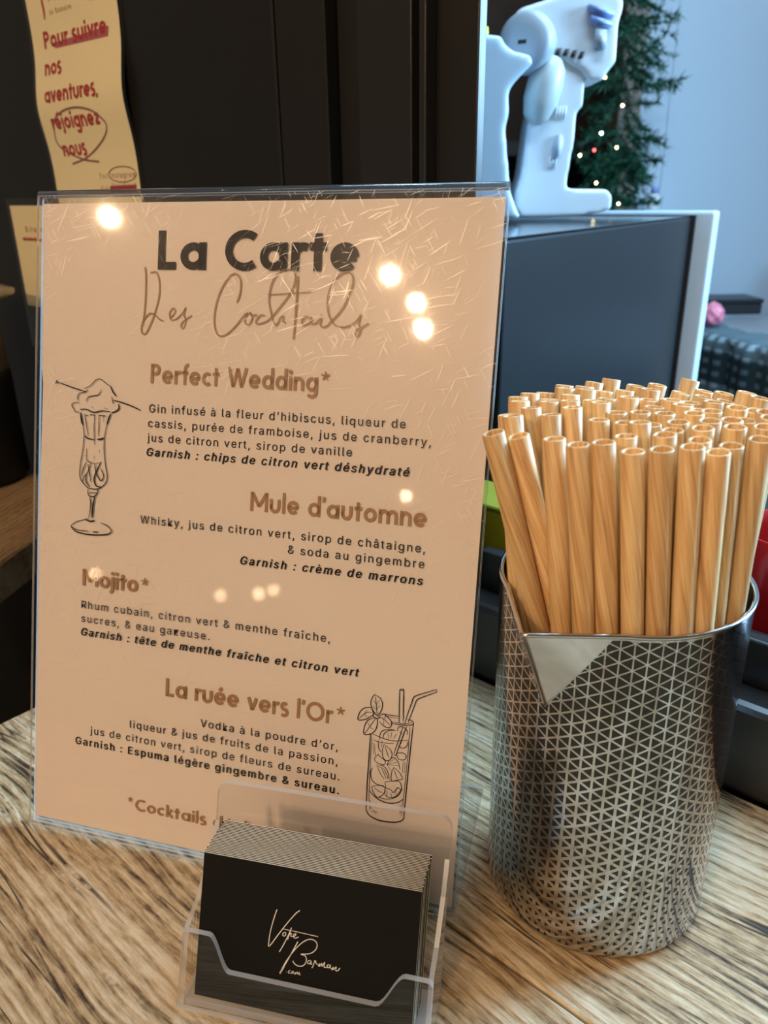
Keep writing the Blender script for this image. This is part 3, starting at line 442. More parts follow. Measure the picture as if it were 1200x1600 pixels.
# ---------------------------------------------------------------- geometric heading letters (cap height = 1)
def arc(cx, cy, rx, ry, a0, a1, n=14):
    return [(cx+rx*math.cos(math.radians(a0+(a1-a0)*i/n)), cy+ry*math.sin(math.radians(a0+(a1-a0)*i/n))) for i in range(n+1)]
def glyph(ch, w):
    """strokes, dots, advance"""
    X = .70; r = X/2-w/2; c = X/2; ln = []; dots = []; h = w/2
    if ch == ' ': return ln, dots, .30
    if ch == 'L': ln = [[(h, 1), (h, 0)], [(h, h), (.50, h)]]; adv = .52
    elif ch == 'C': ln = [arc(.52, .5, .52-h, .5-h+.01, 52, 308, 22)]; adv = .82
    elif ch == 'O': ln = [arc(.52, .5, .52-h, .5-h+.01, 0, 360, 30)]; adv = 1.04
    elif ch == 'P': ln = [[(h, 1), (h, 0)], [(h, 1-h), (.32, 1-h)]+arc(.32, .70, .30-h, .30-h, 90, -90)+[(.32, .40+h), (h, .40+h)]]; adv = .64
    elif ch == 'W': ln = [[(.06, 1), (.34, .02)], [(.34, .02), (.60, .95)], [(.60, .95), (.86, .02)], [(.86, .02), (1.14, 1)]]; adv = 1.2
    elif ch == 'M': ln = [[(h, 0), (h, .98)], [(h+.02, .94), (.52, .25)], [(.52, .25), (1.02-h, .94)], [(1.04-h, .98), (1.04-h, 0)]]; adv = 1.04
    elif ch == 'a': ln = [arc(c, c, r, r, 0, 360, 24), [(X-h, X), (X-h, 0)]]; adv = X
    elif ch == 'b': ln = [arc(c, c, r, r, 0, 360, 24), [(h, 1.06), (h, 0)]]; adv = X
    elif ch == 'd': ln = [arc(c, c, r, r, 0, 360, 24), [(X-h, 1.06), (X-h, 0)]]; adv = X
    elif ch == 'g': ln = [arc(c, c, r, r, 0, 360, 24), [(X-h, X), (X-h, -.02)]+arc(c+.02, -.04, r-.02, .22, 0, -150)]; adv = X
    elif ch == 'c': ln = [arc(c, c, r, r, 50, 310, 18)]; adv = X-.12
    elif ch in 'eéè':
        ln = [arc(c, c, r, r, -4, 318, 22)[0:], [(h, c-.01), (X-h*.6, c-.01)]]; adv = X
        ln[0] = arc(c, c, r, r, 0, 318, 22)
        if ch == 'é': ln.append([(c-.04, X+.07), (c+.12, X+.25)])
        if ch == 'è': ln.append([(c+.04, X+.07), (c-.12, X+.25)])
    elif ch == 'f': ln = [[(.12+h, 0), (.12+h, .80)]+arc(.12+h+.19, .80, .19, .20, 180, 80, 8), [(0, X-h), (.40, X-h)]]; adv = .38
    elif ch == 't': ln = [[(.11+h, .92), (.11+h, 0)], [(0, X-h), (.42, X-h)]]; adv = .42
    elif ch == 'i': ln = [[(h, X), (h, 0)]]; dots = [(h, X+.2, w*.62)]; adv = w
    elif ch == 'j': ln = [[(h, X), (h, -.06), (h-.05, -.17), (h-.16, -.21)]]; dots = [(h, X+.2, w*.62)]; adv = w
    elif ch == 'l': ln = [[(h, 1.06), (h, 0)]]; adv = w
    elif ch == 'n': R = .26; ln = [[(h, X), (h, 0)], arc(h+R*.86, X-h-R, R*.86, R, 175, 0, 12)+[(h+R*1.72, 0)]]; adv = 2*h+R*1.72
    elif ch == 'm':
        R = .22; ln = [[(h, X), (h, 0)], arc(h+R, X-h-R, R, R, 175, 0, 12)+[(h+2*R, 0)], arc(h+3*R, X-h-R, R, R, 175, 0, 12)+[(h+4*R, 0)]]; adv = 2*h+4*R
    elif ch == 'u': R = .25; ln = [[(h, X), (h, h+R*.9)]+arc(h+R*.9, h+R-.02, R*.9, R, 180, 360, 12)+[(h+R*1.8, X)]]; adv = 2*h+R*1.8
    elif ch == 'r': ln = [[(h, X), (h, 0)], arc(h+.2, X-h-.2, .2, .2, 170, 58, 8)]; adv = .36
    elif ch == 's': ln = [arc(.24, X*.73-.01, .155, .16, 35, 230, 10)+arc(.24, X*.265, .165, .165, 50, -145, 10)]; adv = .46
    elif ch == 'v': ln = [[(.07, X), (.31, .03)], [(.31, .03), (.55, X)]]; adv = .60
    elif ch == 'z': ln = [[(.04, X-h), (.46, X-h)], [(.44, X-h*1.4), (.07, h*1.4)], [(.03, h), (.48, h)]]; adv = .52
    elif ch == 'o': ln = [arc(c, c, r, r, 0, 360, 24)]; adv = X
    elif ch == 'k': ln = [[(h, 1.06), (h, 0)], [(h+.04, .30), (.46, X)], [(h+.1, .38), (.52, 0)]]; adv = .52
    elif ch == '*': ln = [[(.17+.15*math.cos(a), .86+.15*math.sin(a)), (.17, .86)] for a in [math.pi/2+i*2*math.pi/5 for i in range(5)]]; adv = .34
    elif ch == "'": ln = [[(.10, 1.02), (.04, .76)]]; adv = .14
    elif ch == ',': ln = [[(.12, .10), (.04, -.16)]]; adv = .16
    else: return ln, dots, .4
    return ln, dots, adv
def heading(bm, text, x0, y0, x1, cap, w, fn, gap=.10):
    tot = 0; items = []
    for ch in text:
        ln, dt, adv = glyph(ch, w); items.append((ln, dt, tot)); tot += adv+gap
    tot -= gap; sx = (x1-x0)/tot; sy = cap
    for ln, dt, off in items:
        for st in ln:
            lw = w*.42 if (text == '*') else w
            ribbon(bm, st, lw, lambda px, py: fn(x0+(px+off)*sx, y0+py*sy))
        for dx, dy, dr in dt: disc2(bm, (x0+(dx+off)*sx, y0+dy*sy), dr*sy, fn)
SANS = None
try:   # Blender's own bundled interface font
    import os
    fp_ = os.path.join(bpy.utils.system_resource('DATAFILES'), 'fonts', 'Inter.woff2')
    if os.path.exists(fp_): SANS = bpy.data.fonts.load(fp_)
except Exception: SANS = None
def typeset(text, size, x0, x1, bold=0, shear=0, align='LEFT'):
    """font text as mesh, its letter spacing set so that it runs from x0 to x1"""
    def make(sp):
        c = bpy.data.curves.new('type', 'FONT')
        if SANS: c.font = SANS
        c.body = text; c.size = size; c.space_character = sp; c.offset = bold; c.shear = shear; c.resolution_u = 3
        o = bpy.data.objects.new('type', c); COL.objects.link(o)
        bpy.context.view_layer.update()
        dg = bpy.context.evaluated_depsgraph_get(); me = bpy.data.meshes.new_from_object(o.evaluated_get(dg))
        bpy.data.objects.remove(o); bpy.data.curves.remove(c)
        xs = [v.co.x for v in me.vertices]; return me, min(xs), max(xs)
    me1, a1, b1 = make(1.0); me2, a2, b2 = make(1.3)
    w1, w2 = b1-a1, b2-a2; sp = 1+.3*((x1-x0)-w1)/max(w2-w1, 1e-9)
    sp = min(max(sp, .85), 1.6)
    bpy.data.meshes.remove(me1); bpy.data.meshes.remove(me2)
    me, a, b = make(sp); sx = (x1-x0)/(b-a)
    for v in me.vertices: v.co.x = x0+(v.co.x-a)*sx
    return me
def text_obj(name, text, size, x0, x1, y, z, m, parent, bold=0, shear=0, heavy=False):
    me = typeset(text, size, x0, x1-(.00026 if heavy else 0), bold, shear)
    if heavy:   # bold weight: the same outlines printed three times, a hair apart
        b_ = bmesh.new()
        for q in range(3):
            c_ = me.copy(); c_.transform(Matrix.Translation((q*.00013, (0, .00005, -.00005)[q], q*.00001))); b_.from_mesh(c_); bpy.data.meshes.remove(c_)
        b_.to_mesh(me); b_.free()
    me.materials.append(m)
    o = bpy.data.objects.new(name, me); COL.objects.link(o); o.parent = parent; o.location = (0, y, z)
    return o

# ---------------------------------------------------------------- menu stand and menu
e = Vector((.96022, -.27924, 0)); up = Vector((.07974, .27421, .95836)); nn = Vector((-.26761, -.92024, .28557)); BL = Vector((-.1757, .2985, .0))
def frame(o, x, y, z): return Matrix(((x.x, y.x, z.x, o.x), (x.y, y.y, z.y, o.y), (x.z, y.z, z.z, o.z), (0, 0, 0, 1)))
MM = frame(BL+Vector((0, 0, .0006)), e, up, nn)
W, H = .2105, .2975
stand = root('menu_stand', 'clear scratched acrylic menu stand leaning back behind the card holder', 'menu stand', MM)
def sheet(name, z0, z1, y0, y1, matf, x0=0, x1=W):
    bm = bmesh.new(); box(bm, x0, x1, y0, y1, z0, z1)
    bm.faces.ensure_lookup_table()
    for f in bm.faces:
        f.normal_update(); f.material_index = 0 if abs(f.normal.z) > .7 else 1
    return mesh_obj(name, bm, [matf, M_EDGE], stand)
sheet('front_sheet', .0006, .0020, .0008, H-.0006, M_ACRW)
sheet('back_sheet', -.0026, -.0012, .0008, H-.0006, M_ACR)
bm = bmesh.new()
prof = [(.0023*math.cos(a)-.0003, .0026*math.sin(a)) for a in [math.pi*i/8 for i in range(9)]]
slab(bm, [(a, b) for a, b in prof], lambda a, b, d: (d, H-.0005+b, a), 0, W)
mesh_obj('top_fold', bm, acrylic('bent_acrylic_edge', (.45, .43, .42), .08, edge=.06), stand, True)
# foot running back along the counter (built in world directions, parented to the stand)
fd = Vector((.2792, .9602, 0)); MF = MM.inverted() @ frame(BL+Vector((0, 0, 0)), e, fd, Vector((0, 0, 1)))
bm = BX(0, W, .0035, .080, .0004, .0020)
for f in bm.faces:
    f.normal_update(); f.material_index = 0 if abs(f.normal.z) > .7 else 1
mesh_obj('foot_sheet', bm, [M_ACR, M_EDGE], stand, M=MF)
# menu sheet
menu = root('cocktail_menu', 'pink-beige printed cocktail menu sheet inside the clear stand', 'menu', MM)
PX0, PX1, PY0, PY1 = .0012, W-.0014, .0042, H-.0035
def wave(x, y):   # the sheet bows very slightly in its sleeve
    return 0.00018*math.sin(x*38+y*21)+.00012*math.sin(y*47-1)
bm = bmesh.new(); NX, NY = 28, 40
lx = lambda y: PX0+.0011*max(0, math.sin((.30-y)*22))*(1 if y < .22 else .2)
gv = [[bm.verts.new((lx(PY0+(PY1-PY0)*j/NY)*(1-i/NX)+PX1*i/NX, PY0+(PY1-PY0)*j/NY, -.0006+wave(PX1*i/NX, PY1*j/NY))) for i in range(NX+1)] for j in range(NY+1)]
for j in range(NY):
    for i in range(NX): bm.faces.new((gv[j][i], gv[j][i+1], gv[j+1][i+1], gv[j+1][i]))
mesh_obj('paper', bm, M_PAPER, menu, True)
ZI = 0.0000
flat = lambda x, y: (x/1000, y/1000, ZI)
def heads(name, text, x0, y, x1, cap, w, m, gap=.10, star=None):
    bm = bmesh.new(); heading(bm, text, x0, y, x1, cap, w, flat, gap)
    if star:
        for i in range(5):
            a = math.pi/2+i*2*math.pi/5
            ribbon(bm, [(star[0], star[1]), (star[0]+star[2]*math.cos(a), star[1]+star[2]*math.sin(a))], star[2]*.42, flat)
    return mesh_obj(name, bm, m, menu)
h1 = heads('title', 'La Carte', 60.5, 265.6, 151.8, 16.4, .20, M_INK, .10); h1['label'] = 'large black title lettering La Carte'
bm = bmesh.new()
for wd, pp in SCRIPT: ribbon(bm, catmull(pp, 7), wd, flat)
mesh_obj('script_lettering', bm, M_BROWN, menu)['label'] = 'brown handwritten lettering Des Cocktails'
heads('heading', 'Perfect Wedding', 58.6, 216.7, 137.0, 8.5, .175, M_BROWN, .11, (140.2, 223.3, 1.9))
heads('heading', "Mule d'automne", 109.0, 164.4, 187.0, 8.5, .175, M_BROWN, .11)
heads('heading', 'Mojito', 25.9, 122.0, 55.0, 8.0, .175, M_BROWN, .10, (58.6, 127.3, 1.8))
heads('heading', "La ruée vers l'Or", 71.0, 75.6, 151.6, 8.5, .175, M_BROWN, .11, (155.3, 82.0, 1.9))
heads('heading', 'Cocktails déclinables', 57.0, 17.8, 143.0, 5.7, .17, M_BROWN, .14, (54.3, 22.6, 1.3))
body = [('Gin infusé à la fleur d\u2019hibiscus, liqueur de', 58.3, 175.6, 203.9, 0), ('cassis, purée de framboise, jus de cranberry,', 58.0, 186.6, 197.4, 0),
 ('jus de citron vert, sirop de vanille', 57.8, 153.6, 191.0, 0), ('Garnish : chips de citron vert déshydraté', 57.6, 178.6, 184.6, 1),
 ('Whisky, jus de citron vert, sirop de châtaigne,', 55.4, 187.2, 154.0, 0), ('& soda au gingembre', 127.4, 187.3, 147.6, 0), ('Garnish : crème de marrons', 105.4, 187.3, 140.6, 1),
 ('Rhum cubain, citron vert & menthe fraîche,', 25.6, 148.6, 111.2, 0), ('sucres, & eau gazeuse.', 25.7, 92.0, 104.6, 0), ('Garnish : tête de menthe fraîche et citron vert', 25.7, 162.5, 98.2, 1),
 ('Vodka à la poudre d\u2019or,', 89.2, 154.9, 64.1, 0), ('liqueur & jus de fruits de la passion,', 53.0, 155.2, 57.6, 0), ('jus de citron vert, sirop de fleurs de sureau.', 31.8, 156.5, 51.0, 0),
 ('Garnish : Espuma légère gingembre & sureau.', 23.8, 156.7, 44.8, 2)]
for t, x0, x1, y, st in body:
    text_obj('text_line', t, .0069, x0/1000, x1/1000, y/1000, ZI, M_INK, menu, bold=.00002, heavy=bool(st), shear=.2 if st == 1 else 0)
for nm, D_, lb in (('glass_drawing', COUPE, 'ink drawing of a stemmed glass topped with cream'), ('glass_drawing', TUMBLER, 'ink drawing of a tall glass with mint and two straws')):
    bm = bmesh.new()
    for wd, pp in D_: ribbon(bm, catmull(pp, 4), max(wd*1.35, .24), flat, taper=True)
    mesh_obj(nm, bm, M_INK, menu)['label'] = lb

# ---------------------------------------------------------------- card holder and cards
CY, CL = -.24, .3894
ce = Vector((math.cos(CY), math.sin(CY), 0)); cn = Vector((-math.sin(CY), math.cos(CY), 0)); cz_ = Vector((0, 0, 1))
CB = Vector((-.0751, .2053, .0040))
MH_ = frame(Vector((CB.x, CB.y, 0)), ce, cn, cz_)
CW, CHh = .0838, .0542
hold = root('card_holder', 'clear acrylic business card holder with a scooped front, before the menu', 'card holder', MH_)
su, cu = math.sin(CL), math.cos(CL)
def pl(off):   # a plane parallel to the leaning cards, off = distance behind the front card
    return lambda x, h, d: (x, h*su+(off+d)/cu*1.0, h*cu+.0042)
def hp(name, pts, off, th, m2=M_ACR):
    bm = bmesh.new(); slab(bm, pts, pl(off), 0, th)
    bm.normal_update()
    big = sorted(bm.faces, key=lambda f: -f.calc_area())[:2]
    for f in bm.faces: f.material_index = 0 if f in big else 1
    return mesh_obj(name, bm, [m2, M_EDGE], hold)
def sm_(a, b, n=8):
    return [(a[0]+(b[0]-a[0])*i/n, a[1]+(b[1]-a[1])*(3*(i/n)**2-2*(i/n)**3)) for i in range(n+1)]
X0, X1 = -.0052, .0905
front = [(X0, -.0025), (X1, -.0025)]+[(X1, .0248), (X1-.0012, .0262)]+sm_((.0805, .0262), (.0705, .0142))+sm_((.0145, .0142), (.0055, .0268))+[(X0+.0012, .0268), (X0, .0256)]
hp('front_panel', front, -.0036, .0018)
STK = .0185
rc = .0045
back = [(X0, -.0025), (X1, -.0025)]+[(X1-rc+rc*math.cos(a), .0655-rc+rc*math.sin(a)) for a in [math.pi/2*i/6 for i in range(7)]]+[(X0+rc-rc*math.sin(a)*1.0, .0655-rc+rc*math.cos(a)) for a in [math.pi/2*i/6 for i in range(7)]]
hp('back_panel', back, STK+.0018, .0018)
for sx0 in (X0, X1-.0018):   # side cheeks: low at the front, rising to the back panel
    q = [(-.0018, -.0025), (STK+.0018, -.0025), (STK+.0018, .0500), (STK-.003, .040), (.006, .0300), (-.0018, .0266)]
    bm = bmesh.new()
    slab(bm, q, lambda off, h, d: (sx0+d, h*su+off/cu, h*cu+.0042), 0, .0018)
    bm.normal_update()
    big = sorted(bm.faces, key=lambda f: -f.calc_area())[:2]
    for f in bm.faces: f.material_index = 0 if f in big else 1
    mesh_obj('side_panel', bm, [M_ACR, M_EDGE], hold)
mesh_obj('base', BX(X0+.0019, X1-.0019, -.0018, STK+.0035, .0007, .0027), M_EDGE, hold)

NC = 24
cbm = BX(0, CW, 0, CHh, -.00056, 0)
cbm.normal_update()
for f in cbm.faces: f.material_index = 0 if abs(f.normal.z) > .7 else 1
cme = bpy.data.meshes.new('business_card'); cbm.to_mesh(cme); cbm.free(); cme.materials.append(M_CARD); cme.materials.append(M_CARDEDGE)
cU = Vector((0, su, cu)); cN = Vector((0, -cu, su))
for i in range(NC):
    base = Vector((0, 0, .0045))+Vector((0, 1, 0))*(i*.00071/cu*1.0)+Vector((0, 0, -1))*(i*.00004)
    jx = 0 if i == 0 else random.uniform(-.0004, .0005)
    Mc = MH_ @ frame(base+Vector((jx, 0, 0)), Vector((1, 0, 0)), cU, cN)
    if i == 0:
        fc = root('business_card', 'front black business card with white handwritten logo, in the clear holder', 'card', Mc, 'black business cards in the clear holder')
        o = bpy.data.objects.new('card_body', cme); COL.objects.link(o); o.parent = fc
        bm = bmesh.new()
        for wd, pp in LOGO: ribbon(bm, catmull(pp, 6), wd*.78, lambda x, y: (x/1000, y/1000, .00006))
        mesh_obj('logo_lettering', bm, M_WHITE, fc)['label'] = 'white handwritten logo lettering Votre Barman .com'
    else:
        o = bpy.data.objects.new('business_card', cme); COL.objects.link(o); o.matrix_world = Mc
        prop(o, 'black business card with a cream top edge stacked behind the front card', 'card', 'black business cards in the clear holder')

# ---------------------------------------------------------------- steel mug
MC = Vector((.0904, .2644, .0003))
mug = root('steel_mug', 'polished steel mug with black triangle pattern and pouring lip, holding straws', 'mug', Matrix.Translation(MC))
def mug_r(th, z, r):
    d = abs((th-SP_ANG+math.pi) % (2*math.pi)-math.pi)
    s_ = 1-(MH-z)/.037
    if s_ <= .01: return r
    A = math.radians(33)*s_
    if d >= A: return r
    rho = r+.0165*s_
    return math.sin(A)/(math.sin(A-d)/rho+math.sin(d)/r)
def mug_shell(r0, prof, n=240):
    bm = bmesh.new(); rings = []
    for r, z in prof:
        rings.append([bm.verts.new((mug_r(SP_ANG+2*math.pi*i/n, z, r)*math.cos(SP_ANG+2*math.pi*i/n) if z > .05 else r*math.cos(SP_ANG+2*math.pi*i/n),
                                    mug_r(SP_ANG+2*math.pi*i/n, z, r)*math.sin(SP_ANG+2*math.pi*i/n) if z > .05 else r*math.sin(SP_ANG+2*math.pi*i/n), z)) for i in range(n)])
    for k_ in range(len(rings)-1):
        for i in range(n):
            j = (i+1) % n; bm.faces.new((rings[k_][i], rings[k_][j], rings[k_+1][j], rings[k_+1][i]))
    bm.faces.new(rings[0][::-1]); return bm
zs = [MH-.037+i*.0015 for i in range(25)]
po = [(.020, .0), (.042, .0), (.0442, .0007), (.0456, .0022), (.0462, .0045)]+[(MR, .0045+(zs[0]-.0045)*i/14) for i in range(1, 14)]+[(MR, z) for z in zs]
mesh_obj('body', mug_shell(MR, po), M_MUG, mug, True)
pi_ = [(.010, .0015), (.043, .0015), (.0452, .004)]+[(MR-.0009, .01+(zs[0]-.01)*i/6) for i in range(6)]+[(MR-.0009, z) for z in zs]
mesh_obj('inner_wall', mug_shell(MR, pi_), M_STEEL, mug, True)
bm = bmesh.new(); rings = []
for i in range(240):
    th = SP_ANG+2*math.pi*i/240; r = mug_r(th, MH, MR-.0003); rings.append([bm.verts.new(((r+.0010*math.cos(a))*math.cos(th), (r+.0010*math.cos(a))*math.sin(th), MH+.0008*math.sin(a)+mug_lip(th) if False else MH+.0008*math.sin(a))) for a in [2*math.pi*q/8 for q in range(8)]])
for i in range(240):
    for q in range(8): bm.faces.new((rings[i][q], rings[(i+1) % 240][q], rings[(i+1) % 240][(q+1) % 8], rings[i][(q+1) % 8]))
mesh_obj('rim', bm, M_STEEL, mug, True)

# ---------------------------------------------------------------- straws
SR, SL = .00375, .2085
bm = bmesh.new(); n = 20
prof = [(SR-.0009, .0), (SR, 0), (SR, SL-.0003), (SR-.0003, SL), (SR-.0007, SL), (SR-.0010, SL-.0004), (SR-.0010, SL-.06), (SR-.0009, 0)]
lathe(bm, prof, n)
sme = bpy.data.meshes.new('straw'); bmesh.ops.remove_doubles(bm, verts=bm.verts, dist=1e-7); bmesh.ops.recalc_face_normals(bm, faces=bm.faces); bm.to_mesh(sme); bm.free(); sme.materials.append(M_STRAW)
sme.polygons.foreach_set('use_smooth', [True]*len(sme.polygons))
UNIQ = {2: 'leftmost front pale wooden straw, leaning out beside the menu stand', 27: 'second straw from the left in the front row of the steel mug', 28: 'third straw from the left in the front row of the steel mug', 29: 'fourth straw from the left in the front row of the steel mug', 71: 'fifth straw from the left in the front row of the steel mug', 72: 'sixth straw from the left in the front row of the steel mug', 74: 'seventh straw from the left in the front row of the steel mug', 73: 'eighth straw from the left in the front row of the steel mug', 75: 'ninth straw from the left in the front row of the steel mug', 76: 'tenth straw from the left in the front row of the steel mug', 68: 'eleventh straw from the left in the front row of the steel mug', 77: 'twelfth straw from the left in the front row of the steel mug', 78: 'thirteenth straw from the left in the front row of the steel mug', 79: 'fourteenth straw from the left in the front row of the steel mug', 4: 'wooden straw at the back, leftmost along the skyline of tips', 5: 'wooden straw at the back, second from the left along the skyline of tips', 10: 'wooden straw at the back, third from the left along the skyline of tips', 11: 'wooden straw at the back, fourth from the left along the skyline of tips', 30: 'wooden straw at the back, fifth from the left along the skyline of tips', 31: 'wooden straw at the back, sixth from the left along the skyline of tips', 34: 'wooden straw at the back, seventh from the left along the skyline of tips', 32: 'wooden straw at the back, eighth from the left along the skyline of tips', 33: 'wooden straw at the back, ninth from the left along the skyline of tips', 35: 'wooden straw at the back, tenth from the left along the skyline of tips', 37: 'wooden straw at the back, eleventh from the left along the skyline of tips', 38: 'wooden straw at the back, twelfth from the left along the skyline of tips', 40: 'wooden straw at the back, thirteenth from the left along the skyline of tips', 42: 'wooden straw at the back, fourteenth from the left along the skyline of tips', 43: 'wooden straw at the back, fifteenth from the left along the skyline of tips', 0: 'straw at the left side of the bundle, first counting from back to front'}
for i, (bx_, by_, tx, ty) in enumerate(STRAWS):
    b0 = Vector((bx_, by_, .0042)); t0 = Vector((tx, ty, .211)); d = (t0-b0).normalized()
    o = bpy.data.objects.new('straw', sme); COL.objects.link(o)
    q = d.to_track_quat('Z', 'Y'); rz = random.uniform(0, 6.28)
    ext = (t0-b0).length-SL+random.uniform(-.001, .0022)
    o.matrix_world = Matrix.Translation(b0) @ q.to_matrix().to_4x4() @ Matrix.Rotation(rz, 4, 'Z') @ Matrix.Diagonal((random.uniform(.97, 1.0), 1, 1+ext/.2085, 1))
    prop(o, UNIQ.get(i, 'pale wooden drinking straw packed among the others in the steel mug'), 'straw', 'wooden straws standing in the steel mug')

# ---------------------------------------------------------------- signs on the black leaf
def sgn_t(z): # how far the laminated strip stands off the wall
    return -.0016-.0052*math.exp(-((z-.352)/.026)**2)-.0012*math.exp(-((z-.44)/.03)**2)
def strip_sheet(name, x0, x1, z0, z1, off, m, parent, n=50):
    bm = bmesh.new(); L = [bm.verts.new((x0, sgn_t(z0+(z1-z0)*i/n)+off, z0+(z1-z0)*i/n)) for i in range(n+1)]; R_ = [bm.verts.new((x1, sgn_t(z0+(z1-z0)*i/n)+off, z0+(z1-z0)*i/n)) for i in range(n+1)]
    for i in range(n): bm.faces.new((L[i], R_[i], R_[i+1], L[i+1]))
    return mesh_obj(name, bm, m, parent, True)
s1 = root('laminated_sign', 'tall pale yellow laminated sign with red French lettering on the black panel', 'sign', MW)
strip_sheet('paper', -.437, -.3115, .262, .57, 0, M_SIGN, s1)
strip_sheet('laminate', -.441, -.3065, .257, .575, -.0004, M_FILM, s1)
sf = lambda x, z: (x, sgn_t(z)-.00025, z)
def sign_head(text, x0, z, x1, cap, w, m, gap=.10):
    bm = bmesh.new(); heading(bm, text, x0, z, x1, cap, w, sf, gap); bmesh.ops.subdivide_edges(bm, edges=[e_ for e_ in bm.edges if e_.calc_length() > .004], cuts=2)
    for v in bm.verts: v.co.y = sgn_t(v.co.z)-.00025
    return mesh_obj('sign_lettering', bm, m, s1)
sign_head('Pour suivre', -.4188, .3905, -.3285, .0115, .20, M_RED)
sign_head('nos', -.4210, .3723, -.3955, .0115, .20, M_RED)
sign_head('aventures,', -.4230, .3533, -.3440, .0115, .20, M_RED)
sign_head('rejoignez', -.4204, .3343, -.3480, .0115, .20, M_RED)
bm = bmesh.new(); ribbon(bm, [(-.4103, .3438), (-.4063, .3462)], .0018, sf); mesh_obj('sign_lettering', bm, M_RED, s1)
sign_head('nous', -.4145, .3151, -.3785, .0115, .20, M_RED)
bm = bmesh.new(); bm.faces.new([bm.verts.new((x, sgn_t(z)-.00012, z)) for x, z in MARK]); mesh_obj('highlight_bar', bm, M_ROSE, s1)
bm = bmesh.new(); ribbon(bm, catmull(LOOP, 5), .0015, sf); mesh_obj('drawn_loop', bm, M_MAUVE, s1)
bm = bmesh.new(); bm.faces.new([bm.verts.new((x, sgn_t(z)-.00012, z)) for x, z in BAR]); mesh_obj('highlight_bar', bm, M_RED, s1)
a_, b_, c_, d_ = OVAL
bm = bmesh.new(); ribbon(bm, [((a_[0]+b_[0])/2+(b_[0]-a_[0])*.56*math.cos(t), (a_[1]+b_[1])/2+.0054*math.sin(t)) for t in [2*math.pi*i/30 for i in range(31)]], .0008, sf); mesh_obj('drawn_loop', bm, M_MAUVE, s1)
def wtext(parent, text, size, x0, x1, z, m, off=-.0003, bold=0):
    me = typeset(text, size, x0, x1, bold)
    for v in me.vertices:
        zz = z+v.co.y; v.co = Vector((v.co.x, sgn_t(zz)+off, zz))
    me.materials.append(m); o = bpy.data.objects.new('sign_lettering', me); COL.objects.link(o); o.parent = parent; return o
M_TAN = mat('tan_ink', (.42, .26, .12), .55)
wtext(s1, 'du Domaine', .0066, -.4035, -.3715, .4112, M_TAN)
wtext(s1, "L'Orage", .0075, -.4022, -.376, .4195, M_TAN)
wtext(s1, 'Cabane', .0075, -.3455, -.3265, .4120, M_TAN)
wtext(s1, 'Sur', .0075, -.3662, -.3545, .2978, M_TAN)
wtext(s1, 'instagram', .0075, -.3500, -.3160, .2978, M_ROSE)
wtext(s1, 'ou', .0075, -.3660, -.3565, .2895, M_TAN)
wtext(s1, 'facebook', .0075, -.3500, -.3160, .2905, M_MAUVE, off=-.00035)
for px, pz in ((-.4125, .4095), (-.3600, .4165)):
    bm = bmesh.new(); ribbon(bm, catmull([(px, pz), (px+.001, pz+.006), (px+.0005, pz+.011), (px+.002, pz+.017)], 5), .0028, sf, taper=True); mesh_obj('red_flourish', bm, M_RED, s1)
s2 = root('laminated_sign', 'smaller pale yellow laminated sign low on the panel, partly behind the menu stand', 'sign', MW)
bm = bmesh.new(); box(bm, -.531, -.405, -.0012, -.0008, .1900, .2785); mesh_obj('paper', bm, M_SIGN, s2)
bm = bmesh.new(); box(bm, -.5365, -.400, -.0017, -.0014, .150, .2845); mesh_obj('laminate', bm, M_FILM, s2)
def s2text(t, size, x0, x1, z, bold=0):
    me = typeset(t, size, x0, x1, bold)
    for v in me.vertices: v.co = Vector((v.co.x, -.00131, z+v.co.y))
    me.materials.append(M_RED); o = bpy.data.objects.new('sign_lettering', me); COL.objects.link(o); o.parent = s2
s2text('Site web', .0085, -.5080, -.4600, .2565, .0002)
s2text('www', .0065, -.5160, -.4880, .2490, .0003)
bm = BX(-.5165, -.452, -.00134, -.0013, .2490, .2508); mesh_obj('highlight_bar', bm, M_RED, s2)

# ---------------------------------------------------------------- things inside the kiosk
# grey appliance: its long side runs away from the window
BA = math.atan2(.9065-.5476, .3419-.084)
MB = Matrix.Translation((.084, .5476, 0)) @ Matrix.Rotation(BA, 4, 'Z')
ap = root('countertop_appliance', 'dark grey boxy appliance with a pale steel front frame, behind the straws', 'appliance', MB)
mesh_obj('housing', BX(0, .436, 0, .31, .012, .2535, bev=.002, seg=2), M_APPL, ap)
mesh_obj('top_plate', BX(0, .4355, .002, .31, .2540, .2552, bev=.0004), M_APTOP, ap)
mesh_obj('front_frame', BX(.441, .462, -.023, .33, .005, .2600, bev=.003, seg=2), M_FRAMEW, ap)
mesh_obj('frame_gap_shade', BX(.4365, .4405, -.004, .315, .010, .2560), M_HOLE, ap)  # black strip filling the gap behind the frame, its shade put into the colour
for fx in (.02, .4):
    for fy in (.03, .28): mesh_obj('rubber_foot', lathe(bmesh.new(), [(.012, .0), (.012, .0115)], 16, fx, fy, 0, close=True), M_HOLE, ap)
